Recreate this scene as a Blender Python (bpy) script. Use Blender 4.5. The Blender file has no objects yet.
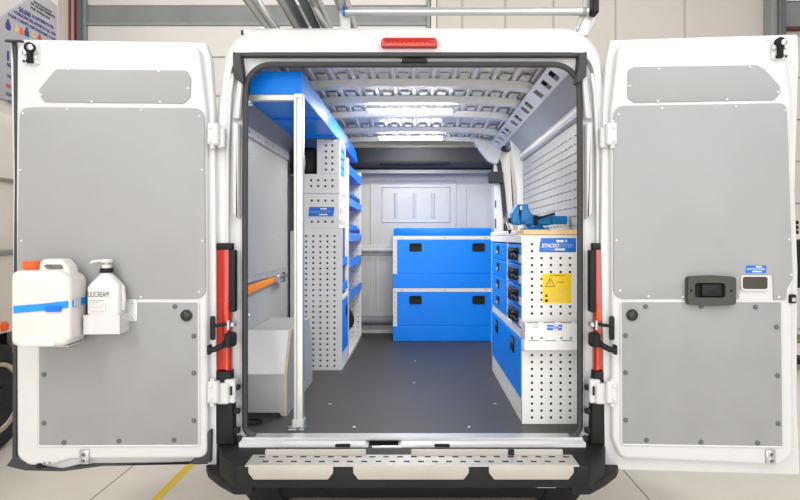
import bpy, bmesh, math, random
from mathutils import Vector, Matrix
random.seed(7)
S = bpy.context.scene
COL = S.collection
# ------------------------------------------------------------------ camera, world, light, exposure
F, VX, VY = 603.0, 418.0, 238.0            # focal length (px) and the vanishing point of the van's axis
CX, CY, CZ = 0.026, -2.83, 1.48
cam = bpy.data.cameras.new('camera'); co = bpy.data.objects.new('camera', cam); COL.objects.link(co)
co.location = (CX, CY, CZ); co.rotation_euler = (math.pi/2, 0, 0)
cam.sensor_width = 36; cam.lens = F/800*36
cam.shift_x = -(VX-400)/800; cam.shift_y = -(250-VY)/800
cam.clip_start = 0.05
S.camera = co
w = bpy.data.worlds.new('World'); S.world = w; w.use_nodes = True
bg = w.node_tree.nodes['Background']; bg.inputs[0].default_value = (1.0, 0.99, 0.975, 1); bg.inputs[1].default_value = 0.62
def area(name, loc, size, power, rot=(0, 0, 0), color=(1, 0.99, 0.975)):
    l = bpy.data.lights.new(name, 'AREA'); l.shape = 'RECTANGLE'; l.size, l.size_y = size; l.energy = power; l.color = color
    o = bpy.data.objects.new(name, l); COL.objects.link(o); o.location = loc; o.rotation_euler = rot; return o
# rows of hall ceiling lamps, above and behind the photographer, and above the back of the hall
area('hall_lamp', (-3.2, -4.6, 5.6), (1.2, 5.0), 165, (math.radians(35), 0, math.radians(-18)))
area('hall_lamp', (3.2, -4.6, 5.6), (1.2, 5.0), 165, (math.radians(35), 0, math.radians(18)))
area('hall_lamp', (0.0, 4.6, 6.2), (9.0, 1.0), 120)
# added fill light, unseen, far behind the camera, to brighten the van's inside
area('front_fill', (0.0, -11.0, 2.4), (9.0, 4.4), 450, (math.radians(90), 0, 0), (1, 0.985, 0.965))
S.view_settings.view_transform = 'Standard'; S.view_settings.look = 'None'
S.view_settings.gamma = 1; S.view_settings.exposure = 0.08; S.view_settings.use_curve_mapping = False

# ------------------------------------------------------------------ helpers
def at(px, py, Y):
    d = Y-CY
    return Vector((CX+(px-VX)*d/F, Y, CZ-(py-VY)*d/F))
def X_(px, Y): return CX+(px-VX)*(Y-CY)/F
def Z_(py, Y): return CZ-(py-VY)*(Y-CY)/F
def lin(c):
    c = c/255.0
    return c/12.92 if c <= 0.04045 else ((c+0.055)/1.055)**2.4
MATS = {}
def M(name, rgb, rough=0.5, metal=0.0, var=0.04, scale=6.0, bump=0.0, bscale=60.0, coat=0.0, emit=None, spec=0.5):
    m = bpy.data.materials.new(name); m.use_nodes = True; nt = m.node_tree; N = nt.nodes; L = nt.links
    b = N['Principled BSDF']; c = tuple(lin(v) for v in rgb)
    tc = N.new('ShaderNodeTexCoord')
    no = N.new('ShaderNodeTexNoise'); no.inputs['Scale'].default_value = scale; no.inputs['Detail'].default_value = 4
    L.new(tc.outputs['Object'], no.inputs['Vector'])
    cr = N.new('ShaderNodeValToRGB')
    cr.color_ramp.elements[0].position = 0.3; cr.color_ramp.elements[1].position = 0.7
    cr.color_ramp.elements[0].color = tuple(max(0, v*(1-var)) for v in c)+(1,)
    cr.color_ramp.elements[1].color = tuple(min(1, v*(1+var)) for v in c)+(1,)
    L.new(no.outputs['Fac'], cr.inputs['Fac']); L.new(cr.outputs['Color'], b.inputs['Base Color'])
    b.inputs['Roughness'].default_value = rough; b.inputs['Metallic'].default_value = metal
    b.inputs['Coat Weight'].default_value = coat; b.inputs['Specular IOR Level'].default_value = spec
    if bump:
        n2 = N.new('ShaderNodeTexNoise'); n2.inputs['Scale'].default_value = bscale; n2.inputs['Detail'].default_value = 3
        L.new(tc.outputs['Object'], n2.inputs['Vector'])
        bp = N.new('ShaderNodeBump'); bp.inputs['Strength'].default_value = bump; bp.inputs['Distance'].default_value = 0.002
        L.new(n2.outputs['Fac'], bp.inputs['Height']); L.new(bp.outputs['Normal'], b.inputs['Normal'])
    if emit:
        b.inputs['Emission Color'].default_value = (1, 0.98, 0.95, 1); b.inputs['Emission Strength'].default_value = emit
    MATS[name] = m; return m
M('paint', (211, 211, 212), 0.32, coat=0.3, var=0.01)
M('inner_paint', (236, 236, 234), 0.38, var=0.02)
M('ceiling_paint', (218, 218, 217), 0.38, var=0.05)
M('door_grey', (160, 160, 161), 0.55, var=0.03, scale=3.0, bump=0.08, bscale=120)
M('door_grey_low', (152, 152, 153), 0.55, var=0.05, scale=5.0, bump=0.12, bscale=90)
M('lining_grey', (168, 169, 168), 0.45, metal=0.15, var=0.04, scale=2.5)
M('lining_dark', (128, 132, 138), 0.5, metal=0.1, var=0.05)
M('partition', (194, 194, 192), 0.42, var=0.02)
M('partition_dark', (120, 124, 129), 0.5, var=0.03)
M('rubber_and_shade', (56, 57, 59), 0.6, var=0.1)  # seals and trim; also the painted shade behind perforated panels
M('black_plastic', (27, 28, 29), 0.55, spec=0.3, var=0.12, bump=0.2, bscale=250)
M('dark_plastic', (62, 62, 58), 0.45, var=0.08, bump=0.2, bscale=250)
M('plug_plastic', (46, 47, 42), 0.4, var=0.08)
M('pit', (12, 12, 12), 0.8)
M('floor_rubber', (57, 55, 53), 0.5, var=0.10, scale=2.2, bump=0.25, bscale=180)
M('red_lens', (174, 24, 14), 0.2, coat=0.25, var=0.08, scale=30)
M('orange_lens', (226, 84, 24), 0.2, coat=0.25, var=0.06, scale=30)
M('steel', (196, 198, 200), 0.32, metal=0.85, var=0.06, scale=12)
M('alu', (200, 200, 198), 0.38, metal=0.7, var=0.05, scale=10)
M('alu_tread', (186, 184, 179), 0.4, metal=0.45, var=0.07, scale=9, bump=0.15)
M('tread_riser', (186, 181, 172), 0.5, metal=0.2, var=0.06, scale=6)
M('blue', (0, 134, 248), 0.36, var=0.04, scale=3.0, spec=0.25)
M('deep_blue', (4, 110, 226), 0.4, var=0.05)
M('bin_blue', (10, 134, 246), 0.45, var=0.05)
M('vise_blue', (14, 128, 204), 0.42, var=0.08, scale=25, bump=0.3, bscale=140)
M('strap_blue', (20, 142, 232), 0.6, var=0.08, scale=40)
M('perf_white', (228, 228, 226), 0.42, var=0.02)
M('perf_grey', (208, 208, 207), 0.42, var=0.03)
M('wood', (222, 190, 142), 0.5, var=0.14, scale=18)
M('ply_edge', (206, 182, 150), 0.6, var=0.12, scale=30)
M('white_board', (226, 227, 228), 0.45, var=0.02)
M('yellow', (246, 206, 22), 0.5, var=0.03)
M('sticker_blue', (10, 104, 205), 0.35, var=0.06, scale=20)
M('white_print', (240, 244, 250), 0.5)
M('light_print', (120, 180, 240), 0.5)
M('black_print', (28, 28, 30), 0.6)
M('grey_print', (150, 150, 150), 0.6)
M('violet_print', (62, 56, 140), 0.6)
M('red_print', (205, 60, 50), 0.6)
M('can_plastic', (221, 218, 213), 0.42, var=0.02, scale=4)
M('bottle_plastic', (220, 218, 214), 0.4, var=0.02)
M('orange_plastic', (238, 100, 44), 0.4, var=0.04)
M('strap_orange', (242, 138, 40), 0.7, var=0.10, scale=60, bump=0.3, bscale=300)
M('brown_glass', (70, 64, 52), 0.25, var=0.05)
M('tyre', (30, 30, 31), 0.75, var=0.15, scale=20, bump=0.4, bscale=60)
M('rim', (196, 188, 172), 0.35, metal=0.5, var=0.06)
M('under', (20, 20, 21), 0.85, var=0.2)
M('wall_cream', (205, 197, 187), 0.7, var=0.03, scale=1.0)
M('wall_panel', (201, 194, 186), 0.6, var=0.02, scale=0.8)
M('wall_white', (218, 214, 208), 0.6, var=0.02)
M('seam', (150, 146, 140), 0.7)
M('band_grey', (134, 136, 136), 0.5, var=0.10, scale=2.5)
M('frame_grey', (140, 144, 142), 0.5, var=0.06)
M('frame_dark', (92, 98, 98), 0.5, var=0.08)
M('pipe_red', (150, 36, 48), 0.4)
M('rust', (92, 52, 42), 0.6)
M('board_grey', (172, 171, 177), 0.5, var=0.03)
M('board_mid', (152, 154, 156), 0.5, var=0.02)
M('old_van_cream', (226, 220, 208), 0.4, var=0.02)
M('yellow_line', (240, 205, 20), 0.5, var=0.06)
M('green', (110, 132, 78), 0.6)
M('led', (255, 255, 255), 0.4, emit=34.0)
def concrete():
    m = bpy.data.materials.new('hall_floor'); m.use_nodes = True; nt = m.node_tree; N = nt.nodes; L = nt.links; b = N['Principled BSDF']
    tc = N.new('ShaderNodeTexCoord')
    n1 = N.new('ShaderNodeTexNoise'); n1.inputs['Scale'].default_value = 1.6; n1.inputs['Detail'].default_value = 7; n1.inputs['Roughness'].default_value = 0.6
    L.new(tc.outputs['Object'], n1.inputs['Vector'])
    cr = N.new('ShaderNodeValToRGB'); e = cr.color_ramp.elements
    e[0].position = 0.25; e[1].position = 0.75
    e[0].color = (lin(220), lin(213), lin(202), 1); e[1].color = (lin(235), lin(229), lin(219), 1)
    L.new(n1.outputs['Fac'], cr.inputs['Fac']); L.new(cr.outputs['Color'], b.inputs['Base Color'])
    b.inputs['Roughness'].default_value = 0.32
    MATS['hall_floor'] = m
concrete()

class MB:
    """collects shapes; build() links them as ONE mesh object"""
    def __init__(s): s.bm = bmesh.new(); s.mats = []
    def mi(s, m):
        if m not in s.mats: s.mats.append(m)
        return s.mats.index(m)
    def face(s, pts, m):
        f = s.bm.faces.new([s.bm.verts.new(p) for p in pts]); f.material_index = s.mi(m); return f
    def add(s, tmp, m, mat4=None):
        i = s.mi(m); mp = {}
        for v in tmp.verts: mp[v] = s.bm.verts.new(mat4 @ v.co if mat4 else v.co)
        for f in tmp.faces:
            try: g = s.bm.faces.new([mp[v] for v in f.verts]); g.material_index = i
            except ValueError: pass
        tmp.free()
    def box(s, a, b, m, bev=0.0, seg=1, mat4=None):
        t = bmesh.new(); bmesh.ops.create_cube(t, size=1)
        lo = [min(a[i], b[i]) for i in range(3)]; hi = [max(a[i], b[i]) for i in range(3)]
        for v in t.verts: v.co = Vector([lo[i]+(v.co[i]+0.5)*(hi[i]-lo[i]) for i in range(3)])
        if bev:
            bev = min(bev, 0.45*min(hi[i]-lo[i] for i in range(3)))
            bmesh.ops.bevel(t, geom=t.edges[:], offset=bev, segments=seg, affect='EDGES', profile=0.5)
        s.add(t, m, mat4); return s
    def tube(s, pts, r, m, n=10, closed=False, radii=None):
        pts = [Vector(p) for p in pts]; rings = []; k = len(pts); i_ = s.mi(m); up = None
        for i, p in enumerate(pts):
            if closed: d = (pts[(i+1) % k]-pts[i-1])
            else: d = pts[min(i+1, k-1)]-pts[max(i-1, 0)]
            d.normalize()
            if up is None: up = Vector((0, 0, 1)) if abs(d.z) < 0.9 else Vector((1, 0, 0))
            a = d.cross(up)
            if a.length < 1e-4: up = Vector((0, 1, 0)); a = d.cross(up)
            a.normalize(); b = a.cross(d).normalized(); up = b
            rr = radii[i] if radii else r
            rings.append([s.bm.verts.new(p+a*math.cos(t)*rr+b*math.sin(t)*rr) for t in [2*math.pi*j/n for j in range(n)]])
        rng = range(k) if closed else range(k-1)
        for i in rng:
            A, B = rings[i], rings[(i+1) % k]
            for j in range(n):
                f = s.bm.faces.new((A[j], A[(j+1) % n], B[(j+1) % n], B[j])); f.material_index = i_
        if not closed:
            for R_ in (rings[0][::-1], rings[-1]): f = s.bm.faces.new(R_); f.material_index = i_
        return s
    def cyl(s, a, b, r, m, n=20, r2=None):
        return s.tube([a, b], r, m, n, radii=[r, r if r2 is None else r2])
    def lathe(s, c, axis, prof, m, n=28):
        """prof: (radius, offset along axis)"""
        ax = Vector(axis).normalized(); up = Vector((0, 0, 1)) if abs(ax.z) < 0.9 else Vector((1, 0, 0))
        a = ax.cross(up).normalized(); b = a.cross(ax); c = Vector(c); rings = []; i_ = s.mi(m)
        for r, h in prof:
            rings.append([s.bm.verts.new(c+ax*h+(a*math.cos(2*math.pi*j/n)+b*math.sin(2*math.pi*j/n))*max(r, 1e-4)) for j in range(n)])
        for A, B in zip(rings, rings[1:]):
            for j in range(n):
                f = s.bm.faces.new((A[j], A[(j+1) % n], B[(j+1) % n], B[j])); f.material_index = i_
        for R_ in (rings[0][::-1], rings[-1]): f = s.bm.faces.new(R_); f.material_index = i_
        return s
    def prism(s, poly, o, u, v, depth, m, bev=0.0, seg=2, back=False):
        """poly in (u,v) at o; the front face is at o, the body goes back along `depth` (a vector); bev rounds the front rim"""
        o, u, v, depth = Vector(o), Vector(u), Vector(v), Vector(depth)
        t = bmesh.new()
        fv = [t.verts.new(o+u*p[0]+v*p[1]) for p in poly]; bv = [t.verts.new(x.co+depth) for x in fv]
        k = len(poly); t.faces.new(fv); t.faces.new(bv[::-1])
        for i in range(k): t.faces.new((fv[i], bv[i], bv[(i+1) % k], fv[(i+1) % k]))
        bmesh.ops.recalc_face_normals(t, faces=t.faces[:])
        if bev:
            es = [e for e in t.edges if (e.verts[0] in fv and e.verts[1] in fv) or (back and e.verts[0] in bv and e.verts[1] in bv)]
            bmesh.ops.bevel(t, geom=es, offset=bev, segments=seg, affect='EDGES', profile=0.5)
        s.add(t, m); return s
    def loft(s, loops, m, closed=True, skip=None):
        i_ = s.mi(m); R_ = [[s.bm.verts.new(p) for p in lp] for lp in loops]; n = len(loops[0])
        for a in range(len(R_)-1):
            for j in range(n if closed else n-1):
                q = (R_[a][j], R_[a][(j+1) % n], R_[a+1][(j+1) % n], R_[a+1][j])
                if skip and skip(a, sum((x.co for x in q), Vector())/4): continue
                f = s.bm.faces.new(q); f.material_index = i_
        return s
    def perf(s, o, u, v, ul, vl, us, vs, hw, hh, t, m, edge=None):
        """sheet with real rectangular holes centred at us x vs; normal = u x v"""
        o, u, v = Vector(o), Vector(u).normalized(), Vector(v).normalized(); n = u.cross(v)
        i_ = s.mi(m); i2 = s.mi(edge or m)
        ub = [0]; vb = [0]
        for c in us: ub += [c-hw/2, c+hw/2]
        for c in vs: vb += [c-hh/2, c+hh/2]
        ub.append(ul); vb.append(vl)
        G = [[[s.bm.verts.new(o+u*a+v*b-n*(t*k)) for b in vb] for a in ub] for k in (0, 1)]
        nu, nv = len(ub)-1, len(vb)-1
        hole = lambda i, j: i % 2 == 1 and j % 2 == 1
        for i in range(nu):
            for j in range(nv):
                q = [(i, j), (i+1, j), (i+1, j+1), (i, j+1)]
                if not hole(i, j):
                    for k in (0, 1):
                        f = s.bm.faces.new([G[k][a][b] for a, b in (q if k == 0 else q[::-1])]); f.material_index = i_
                else:
                    for e in range(4):
                        (a, b), (c, d) = q[e], q[(e+1) % 4]
                        f = s.bm.faces.new((G[0][a][b], G[1][a][b], G[1][c][d], G[0][c][d])); f.material_index = i2
        for i in range(nu):
            for b in (0, nv):
                s.bm.faces.new((G[0][i][b], G[0][i+1][b], G[1][i+1][b], G[1][i][b])).material_index = i_
        for j in range(nv):
            for a in (0, nu):
                s.bm.faces.new((G[0][a][j], G[0][a][j+1], G[1][a][j+1], G[1][a][j])).material_index = i_
        return s
    def build(s, name, parent=None, base=None, smooth=True, normals=True):
        if normals: bmesh.ops.recalc_face_normals(s.bm, faces=s.bm.faces[:])
        org = WORLD.get(parent.name, Vector()) if parent else Vector(base or (0, 0, 0))
        for v in s.bm.verts: v.co -= org
        me = bpy.data.meshes.new(name); s.bm.to_mesh(me); s.bm.free()
        for m in s.mats: me.materials.append(MATS[m])
        if smooth:
            for p in me.polygons: p.use_smooth = True
            me.set_sharp_from_angle(angle=math.radians(32))
        o = bpy.data.objects.new(name, me); COL.objects.link(o)
        if parent: o.parent = parent; WORLD[o.name] = org.copy()
        else: o.location = org; WORLD[o.name] = org.copy()
        return o
WORLD = {}
def tag(o, label, cat, group=None):
    o['label'] = label; o['category'] = cat
    if group: o['group'] = group
    return o
def thing(name, label, cat, loc, group=None):
    o = bpy.data.objects.new(name, None); COL.objects.link(o); o.location = loc; o.empty_display_size = 0.1
    WORLD[o.name] = Vector(loc); return tag(o, label, cat, group)
def struct(o): o['kind'] = 'structure'; return o
def copy_tree(o, parent=None):
    c = o.copy(); COL.objects.link(c)
    if parent: c.parent = parent
    for ch in list(o.children): copy_tree(ch, c)
    return c
def fillet(poly, r, n=5):
    out = []; k = len(poly)
    for i in range(k):
        p = Vector(poly[i]).to_2d(); a = Vector(poly[i-1]).to_2d(); b = Vector(poly[(i+1) % k]).to_2d()
        ri = r[i] if isinstance(r, (list, tuple)) else r
        d1 = (a-p); d2 = (b-p); ang = d1.angle(d2)
        if ri <= 0 or abs(ang-math.pi) < 0.02: out.append((p.x, p.y)); continue
        tl = min(ri/math.tan(ang/2), 0.48*d1.length, 0.48*d2.length)
        p1 = p+d1.normalized()*tl; p2 = p+d2.normalized()*tl
        for j in range(n+1):
            t = j/n; q = p1*(1-t)**2+p*2*t*(1-t)+p2*t*t
            out.append((q.x, q.y))
    return out
def rect(u0, v0, u1, v1): return [(u0, v0), (u1, v0), (u1, v1), (u0, v1)]
XA, YA, ZA = Vector((1, 0, 0)), Vector((0, 1, 0)), Vector((0, 0, 1))
def text(mb, body, o, u, v, height, m, width=None, thick=0.0006, bold=0.0, shear=0.0):
    """lettering as solid shapes: starts at o, runs along u, stands along v"""
    cu = bpy.data.curves.new('lettering', 'FONT'); cu.body = body; cu.size = 1; cu.offset = bold; cu.shear = shear; cu.resolution_u = 3
    ob = bpy.data.objects.new('lettering', cu); COL.objects.link(ob)
    bpy.context.view_layer.update()
    me = bpy.data.meshes.new_from_object(ob.evaluated_get(bpy.context.evaluated_depsgraph_get()))
    bpy.data.objects.remove(ob); bpy.data.curves.remove(cu)
    xs = [q.co.x for q in me.vertices]; ys = [q.co.y for q in me.vertices]
    x0, x1, y0, y1 = min(xs), max(xs), min(ys), max(ys)
    sy = height/0.72; sx = width/(x1-x0) if width else sy
    o, u, v = Vector(o), Vector(u).normalized(), Vector(v).normalized(); n = u.cross(v)
    t = bmesh.new(); t.from_mesh(me); bpy.data.meshes.remove(me)
    for q in t.verts: q.co = o+u*((q.co.x-x0)*sx)+v*(q.co.y*sy)
    r = bmesh.ops.extrude_face_region(t, geom=t.faces[:])
    for q in r['geom']:
        if isinstance(q, bmesh.types.BMVert): q.co += n*thick
    mb.add(t, m); return mb

# ------------------------------------------------------------------ the hall (setting)
mb = MB(); mb.box((-20, -8, -0.1), (20, 7.3, 0), 'hall_floor'); struct(mb.build('floor'))
mb = MB()
for xx in (-1.825, 1.335, 4.495, -4.985): mb.box((xx-0.004, -7, 0), (xx+0.004, 7, 0.0012), 'seam')
struct(mb.build('trim_1'))
mb = MB(); mb.box((-1.484, -2.0, 0), (-1.432, 4.4, 0.0016), 'yellow_line'); struct(mb.build('trim_2'))
YB = 7.0
bx = lambda px: X_(px, YB); bz = lambda py: Z_(py, YB)
mb = MB(); mb.box((-20, YB, 0), (20, YB+0.15, 8), 'wall_cream')
xs = [bx(p) for p in (436, 462, 505, 553, 583, 615, 684, 764)]
for a, b in zip(xs, xs[1:]): mb.box((a+0.012, YB-0.03, 0), (b-0.012, YB, 8), 'wall_panel', 0.008)
struct(mb.build('wall_back'))
mb = MB()
for px in (71, 76.5): mb.box((bx(px)-0.015, YB-0.06, 0), (bx(px)+0.015, YB-0.02, 8), 'pipe_red', 0.008)
struct(mb.build('trim_3'))
# sectional garage door on the left, its steel guides
mb = MB()
mb.box((bx(82), YB-0.14, 0), (bx(86), YB, 8), 'frame_dark'); mb.box((bx(86), YB-0.10, 0), (bx(89), YB, 8), 'frame_grey')
mb.box((bx(427), YB-0.10, 0), (bx(430), YB, 8), 'frame_grey'); mb.box((bx(431), YB-0.08, 0), (bx(436), YB, 8), 'wall_white')
z = [bz(58), bz(25.5), bz(7), bz(-30)]
x0, x1 = bx(89), bx(427)
zs = 0.0
while zs < z[0]-0.05:
    h = z[0]/7; mb.box((x0, YB-0.05, zs+0.008), (x1, YB, zs+h-0.008), 'wall_white', 0.01); zs += h
mb.box((x0, YB-0.05, z[0]+0.008), (x1, YB, z[1]-0.02), 'wall_white', 0.01)
mb.box((x0, YB-0.07, z[1]-0.02), (x1, YB, z[1]+0.03), 'frame_grey')
mb.box((x0, YB-0.04, z[1]+0.03), (x1, YB, z[2]), 'band_grey')
mb.box((x0, YB-0.05, z[2]+0.01), (x1, YB, z[3]), 'wall_white', 0.01)
mb.box((x0, YB-0.02, 0), (x1, YB-0.01, 7), 'seam')
struct(mb.build('door_1'))
# right-hand door with its grey column
mb = MB()
mb.box((bx(762), YB-0.25, 0), (bx(768), YB, 8), 'frame_grey'); mb.box((bx(768), YB-0.32, 0), (bx(775), YB, 8), 'frame_dark', 0.02)
x0 = bx(776); x1 = bx(900)
mb.box((x0, YB-0.05, bz(2)), (x1, YB, 8), 'wall_white'); mb.box((x0, YB-0.05, bz(28)), (x1, YB, bz(3)), 'band_grey', 0.01)
mb.box((x0, YB-0.12, bz(31.5)), (x1, YB, bz(29)), 'rust'); 
for k in range(7): mb.box((x0, YB-0.05, k*0.68+0.008), (x1, YB, k*0.68+0.672), 'wall_white', 0.01)
struct(mb.build('door_2'))
# short wall on the left that carries the notice board
XL = -4.2
mb = MB(); mb.box((XL-0.2, 2.2, 0), (XL, 4.25, 8), 'wall_white'); struct(mb.build('wall_left'))
def on_left(px, py):
    d = (XL-CX)*F/(px-VX); return (CY+d, CZ-(py-VY)*d/F)
poly = [on_left(-8, 97), on_left(55, 112), on_left(55, 5.5), on_left(46, -1), on_left(29, -3), on_left(-4, 19)]
board = thing('notice_board', 'grey notice board with violet lettering high on the short wall at left', 'sign', (XL, 3.7, 3.4))
mb = MB(); mb.prism(poly, (XL+0.03, 0, 0), YA, ZA, (-0.03, 0, 0), 'board_grey', 0.004)
mb.build('board_panel', board)
def bl(body, pa, pb, h, m, bold=0.012):
    ya, za = on_left(*pa); yb, zb = on_left(*pb)
    m_ = MB(); text(m_, body, (XL+0.031, ya, za), YA, ZA, h, m, width=yb-ya, thick=0.002, bold=bold); m_.build('lettering', board)
bl('REALIZZAZIONE', (31, 2.5), (49, 12), 0.024, 'black_print')
bl('DI ALLESTIMENTI', (28, 4.2), (52, 17), 0.028, 'black_print')
bl('PER FURGONI', (28, 8.5), (47, 19), 0.026, 'black_print')
bl('50.000', (16, 11.0), (28, 18), 0.050, 'violet_print', 0.035)
bl('ALLESTIMENTI PER', (29, 17), (51, 28), 0.036, 'violet_print', 0.02)
bl('I FURGONI DEL MONDO DAL 1996', (11, 13), (53, 34.5), 0.035, 'violet_print', 0.02)
bl('OGNI CLIENTE RISPONDIAMO OGGI', (5, 15.5), (53, 39), 0.033, 'violet_print', 0.015)
bl('I', (4, 60), (6, 61), 0.10, 'violet_print', 0.02); bl('NEL', (4, 66), (9, 68), 0.04, 'violet_print')
bl('I NOST', (4, 77), (12, 80), 0.035, 'violet_print'); bl('PER SO', (3, 87), (12, 91), 0.04, 'red_print', 0.01)
bl('OGNI T', (2.5, 95), (12, 99), 0.035, 'violet_print'); bl('DEGLI', (5, 103), (13, 106), 0.03, 'violet_print')
for px, py, c, h in ((5, 21, 'violet_print', 0.07), (14, 27, 'wood', 0.04), (18.5, 29, 'orange_plastic', 0.03), (24, 29, 'violet_print', 0.06), (30, 33, 'wood', 0.03), (37, 36, 'red_print', 0.04)):
    y_, z_ = on_left(px, py); m_ = MB(); m_.lathe((XL+0.031, y_, z_), (1, 0, 0), [(0.020, 0), (0.020, 0.002)], c, 12)
    m_.prism(fillet([(-0.035, -0.02-h), (0.035, -0.02-h), (0.04, -0.03), (0.015, -0.008), (-0.015, -0.008), (-0.04, -0.03)], 0.015, 3), (XL+0.033, y_, z_), YA, ZA, (-0.002, 0, 0), c)
    m_.build('small_picture', board)
# parked white van at the far left: only a strip of its flank and one wheel can be seen
pv = thing('parked_van', 'cream white parked van at far left, its steel wheel visible beside the open door', 'van', (-3.8, -0.6, 0))
PX = -2.85
mb = MB()
prof = fillet([(-4.75, 0.36), (PX, 0.36), (PX, 1.5), (PX-0.10, 2.40), (-4.65, 2.40), (-4.75, 1.5)], [0.05, 0.05, 0.4, 0.12, 0.12, 0.4], 4)
# the wheel arch is cut out of the flank by leaving the flank's lower strip to separate pieces
mb.prism([(p[0], max(p[1], 0.82)) for p in prof], (0, 1.9, 0), XA, ZA, (0, -5.2, 0), 'old_van_cream', 0.06, 3)
for y0, y1 in ((1.80, 1.86), (-2.3, 0.86)): mb.box((-4.75, y0, 0.34), (PX, y1, 0.84), 'old_van_cream', 0.03)
mb.box((-4.6, 0.7, 0.4), (PX-0.28, 1.84, 0.82), 'under')
mb.build('body_shell', pv)
mb = MB(); mb.box((PX-0.02, -2.6, 1.36), (PX+0.022, 1.84, 1.40), 'frame_grey', 0.01); mb.build('side_moulding', pv)
mb = MB(); mb.box((PX-0.05, -2.6, 1.885), (PX-0.012, 1.84, 1.90), 'seam'); mb.build('body_seam', pv)
mb = MB(); mb.box((PX-0.02, 1.32, 0.835), (PX+0.03, 1.38, 0.90), 'orange_plastic', 0.015); mb.build('side_marker', pv)
def wheel(parent, c, side, R=0.37, W=0.22, rim='rim'):
    ax = Vector((side, 0, 0)); c = Vector(c)
    t = MB(); t.lathe(c, ax, [(R-0.12, -W/2), (R-0.03, -W/2), (R, -W/2+0.03), (R, W/2-0.03), (R-0.03, W/2), (R-0.10, W/2), (R-0.13, W/2-0.02)], 'tyre', 48)
    ty = t.build('tyre', parent)
    t = MB(); t.lathe(c, ax, [(R-0.13, -0.03), (R-0.125, W/2-0.005), (R-0.15, W/2-0.01), (R-0.17, W/2-0.05), (0.12, W/2-0.02), (0.09, W/2-0.05), (0.085, W/2-0.02), (0.05, W/2-0.02)], rim, 40)
    for k in range(10):
        a = 2*math.pi*k/10; p = c+Vector((side*(W/2-0.036), math.cos(a)*0.165, math.sin(a)*0.165)); t.cyl(p, p+ax*0.006, 0.022, 'pit', 12)
    t.cyl(c+ax*(W/2-0.03), c+ax*(W/2-0.005), 0.07, 'black_plastic', 20)
    t.build('wheel_rim', parent)
wheel(pv, (PX-0.13, 1.34, 0.37), 1)
# shelf trolley far back on the right, seen past the edge of the right door
tr = thing('workshop_trolley', 'dark workshop trolley standing behind the outer edge of the right door', 'trolley', (4.15, 4.2, 0))
mb = MB(); mb.box((3.80, 3.9, 0.92), (4.5, 4.5, 1.46), 'black_plastic', 0.05, 3); mb.build('cabinet_body', tr)
mb = MB(); mb.box((3.84, 3.92, 0.30), (4.46, 4.48, 0.36), 'green', 0.01); mb.box((3.84, 3.92, 0.06), (4.46, 4.48, 0.12), 'black_plastic', 0.01); mb.build('shelf', tr)
for sx in (3.86, 4.40):
    for sy in (3.95, 4.41):
        mb = MB(); mb.box((sx, sy, 0), (sx+0.04, sy+0.04, 0.94), 'wall_white', 0.004); mb.build('leg', tr)
mb = MB(); mb.box((3.86, 3.95, 1.46), (4.44, 4.45, 1.52), 'wall_white', 0.01); mb.build('top_tray', tr)
mb = MB()
for k in range(3): mb.box((3.9+0.03*k, 4.0, 1.521+0.055*k), (4.35, 4.35, 1.57+0.055*k), 'black_plastic', 0.02, 2)
tag(mb.build('equipment_case', base=(4.1, 4.2, 1.52)), 'black ribbed case on top of the dark workshop trolley', 'case')

# ------------------------------------------------------------------ the van
van = thing('van', 'white cargo van seen from behind with both rear doors wide open', 'van', (0, 0, 0))
def outline(hw, z0, z1, rt, rb, Y, tumble, n=8, m=10):
    """closed loop, same vertex count for every call: right side up, over the top, left side down"""
    pts = []
    for j in range(n+1):
        a = -math.pi/2+j*math.pi/2/n; pts.append((hw-rb+rb*math.cos(a), z0+rb+rb*math.sin(a)))
    for j in range(1, m): pts.append((hw, z0+rb+(z1-rt-z0-rb)*j/m))
    for j in range(n+1):
        a = j*math.pi/2/n; pts.append((hw-rt+rt*math.cos(a), z1-rt+rt*math.sin(a)))
    full = pts+[(-x, zz) for x, zz in pts[::-1]]
    out = []
    for x, zz in full:
        k = 1-tumble*max(0, zz-1.55)**2
        out.append((x*k, Y, zz))
    return out
SL0, SL1, SLZ = 2.25, 2.95, 2.30       # sliding-door opening on the right flank
slide = lambda c: c.x > 0.7 and 0.56 < c.z < SLZ and SL0 < c.y < SL1
mb = MB()
o_ = lambda Y, hw=0.95, z1=2.472: outline(hw, 0.47, z1, 0.17, 0.03, Y, 0.10)
mb.loft([o_(4.2, 0.9, 2.2), o_(3.4), o_(SL1), o_(SL0), o_(0.05), o_(0.015, 0.945, 2.469), o_(0.0, 0.93, 2.455),
         outline(0.872, 0.50, 2.352, 0.10, 0.03, 0.0, 0.045), outline(0.866, 0.505, 2.346, 0.10, 0.03, 0.035, 0.045),
         outline(0.822, 0.525, 2.322, 0.11, 0.03, 0.045, 0.035), outline(0.815, 0.53, 2.318, 0.11, 0.03, 0.03, 0.03),
         outline(0.800, 0.535, 2.312, 0.12, 0.03, 0.03, 0.012), outline(0.795, 0.538, 2.310, 0.12, 0.03, 0.075, 0.01)],
        'paint', skip=lambda a, c: slide(c))
mb.box((-0.86, 3.35, 0.5), (0.86, 3.40, 2.2), 'paint')
body = mb.build('body_shell', van)
# load bay lining
mb = MB()
i_ = lambda Y: outline(0.93, 0.535, 2.468, 0.15, 0.02, Y, 0.085)
mb.loft([outline(0.795, 0.538, 2.310, 0.12, 0.03, 0.075, 0.01), i_(0.09), i_(0.6), i_(SL0), i_(SL1), i_(3.2)], 'inner_paint', skip=lambda a, c: slide(c))
mb.build('load_bay_shell', van, normals=True)
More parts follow.
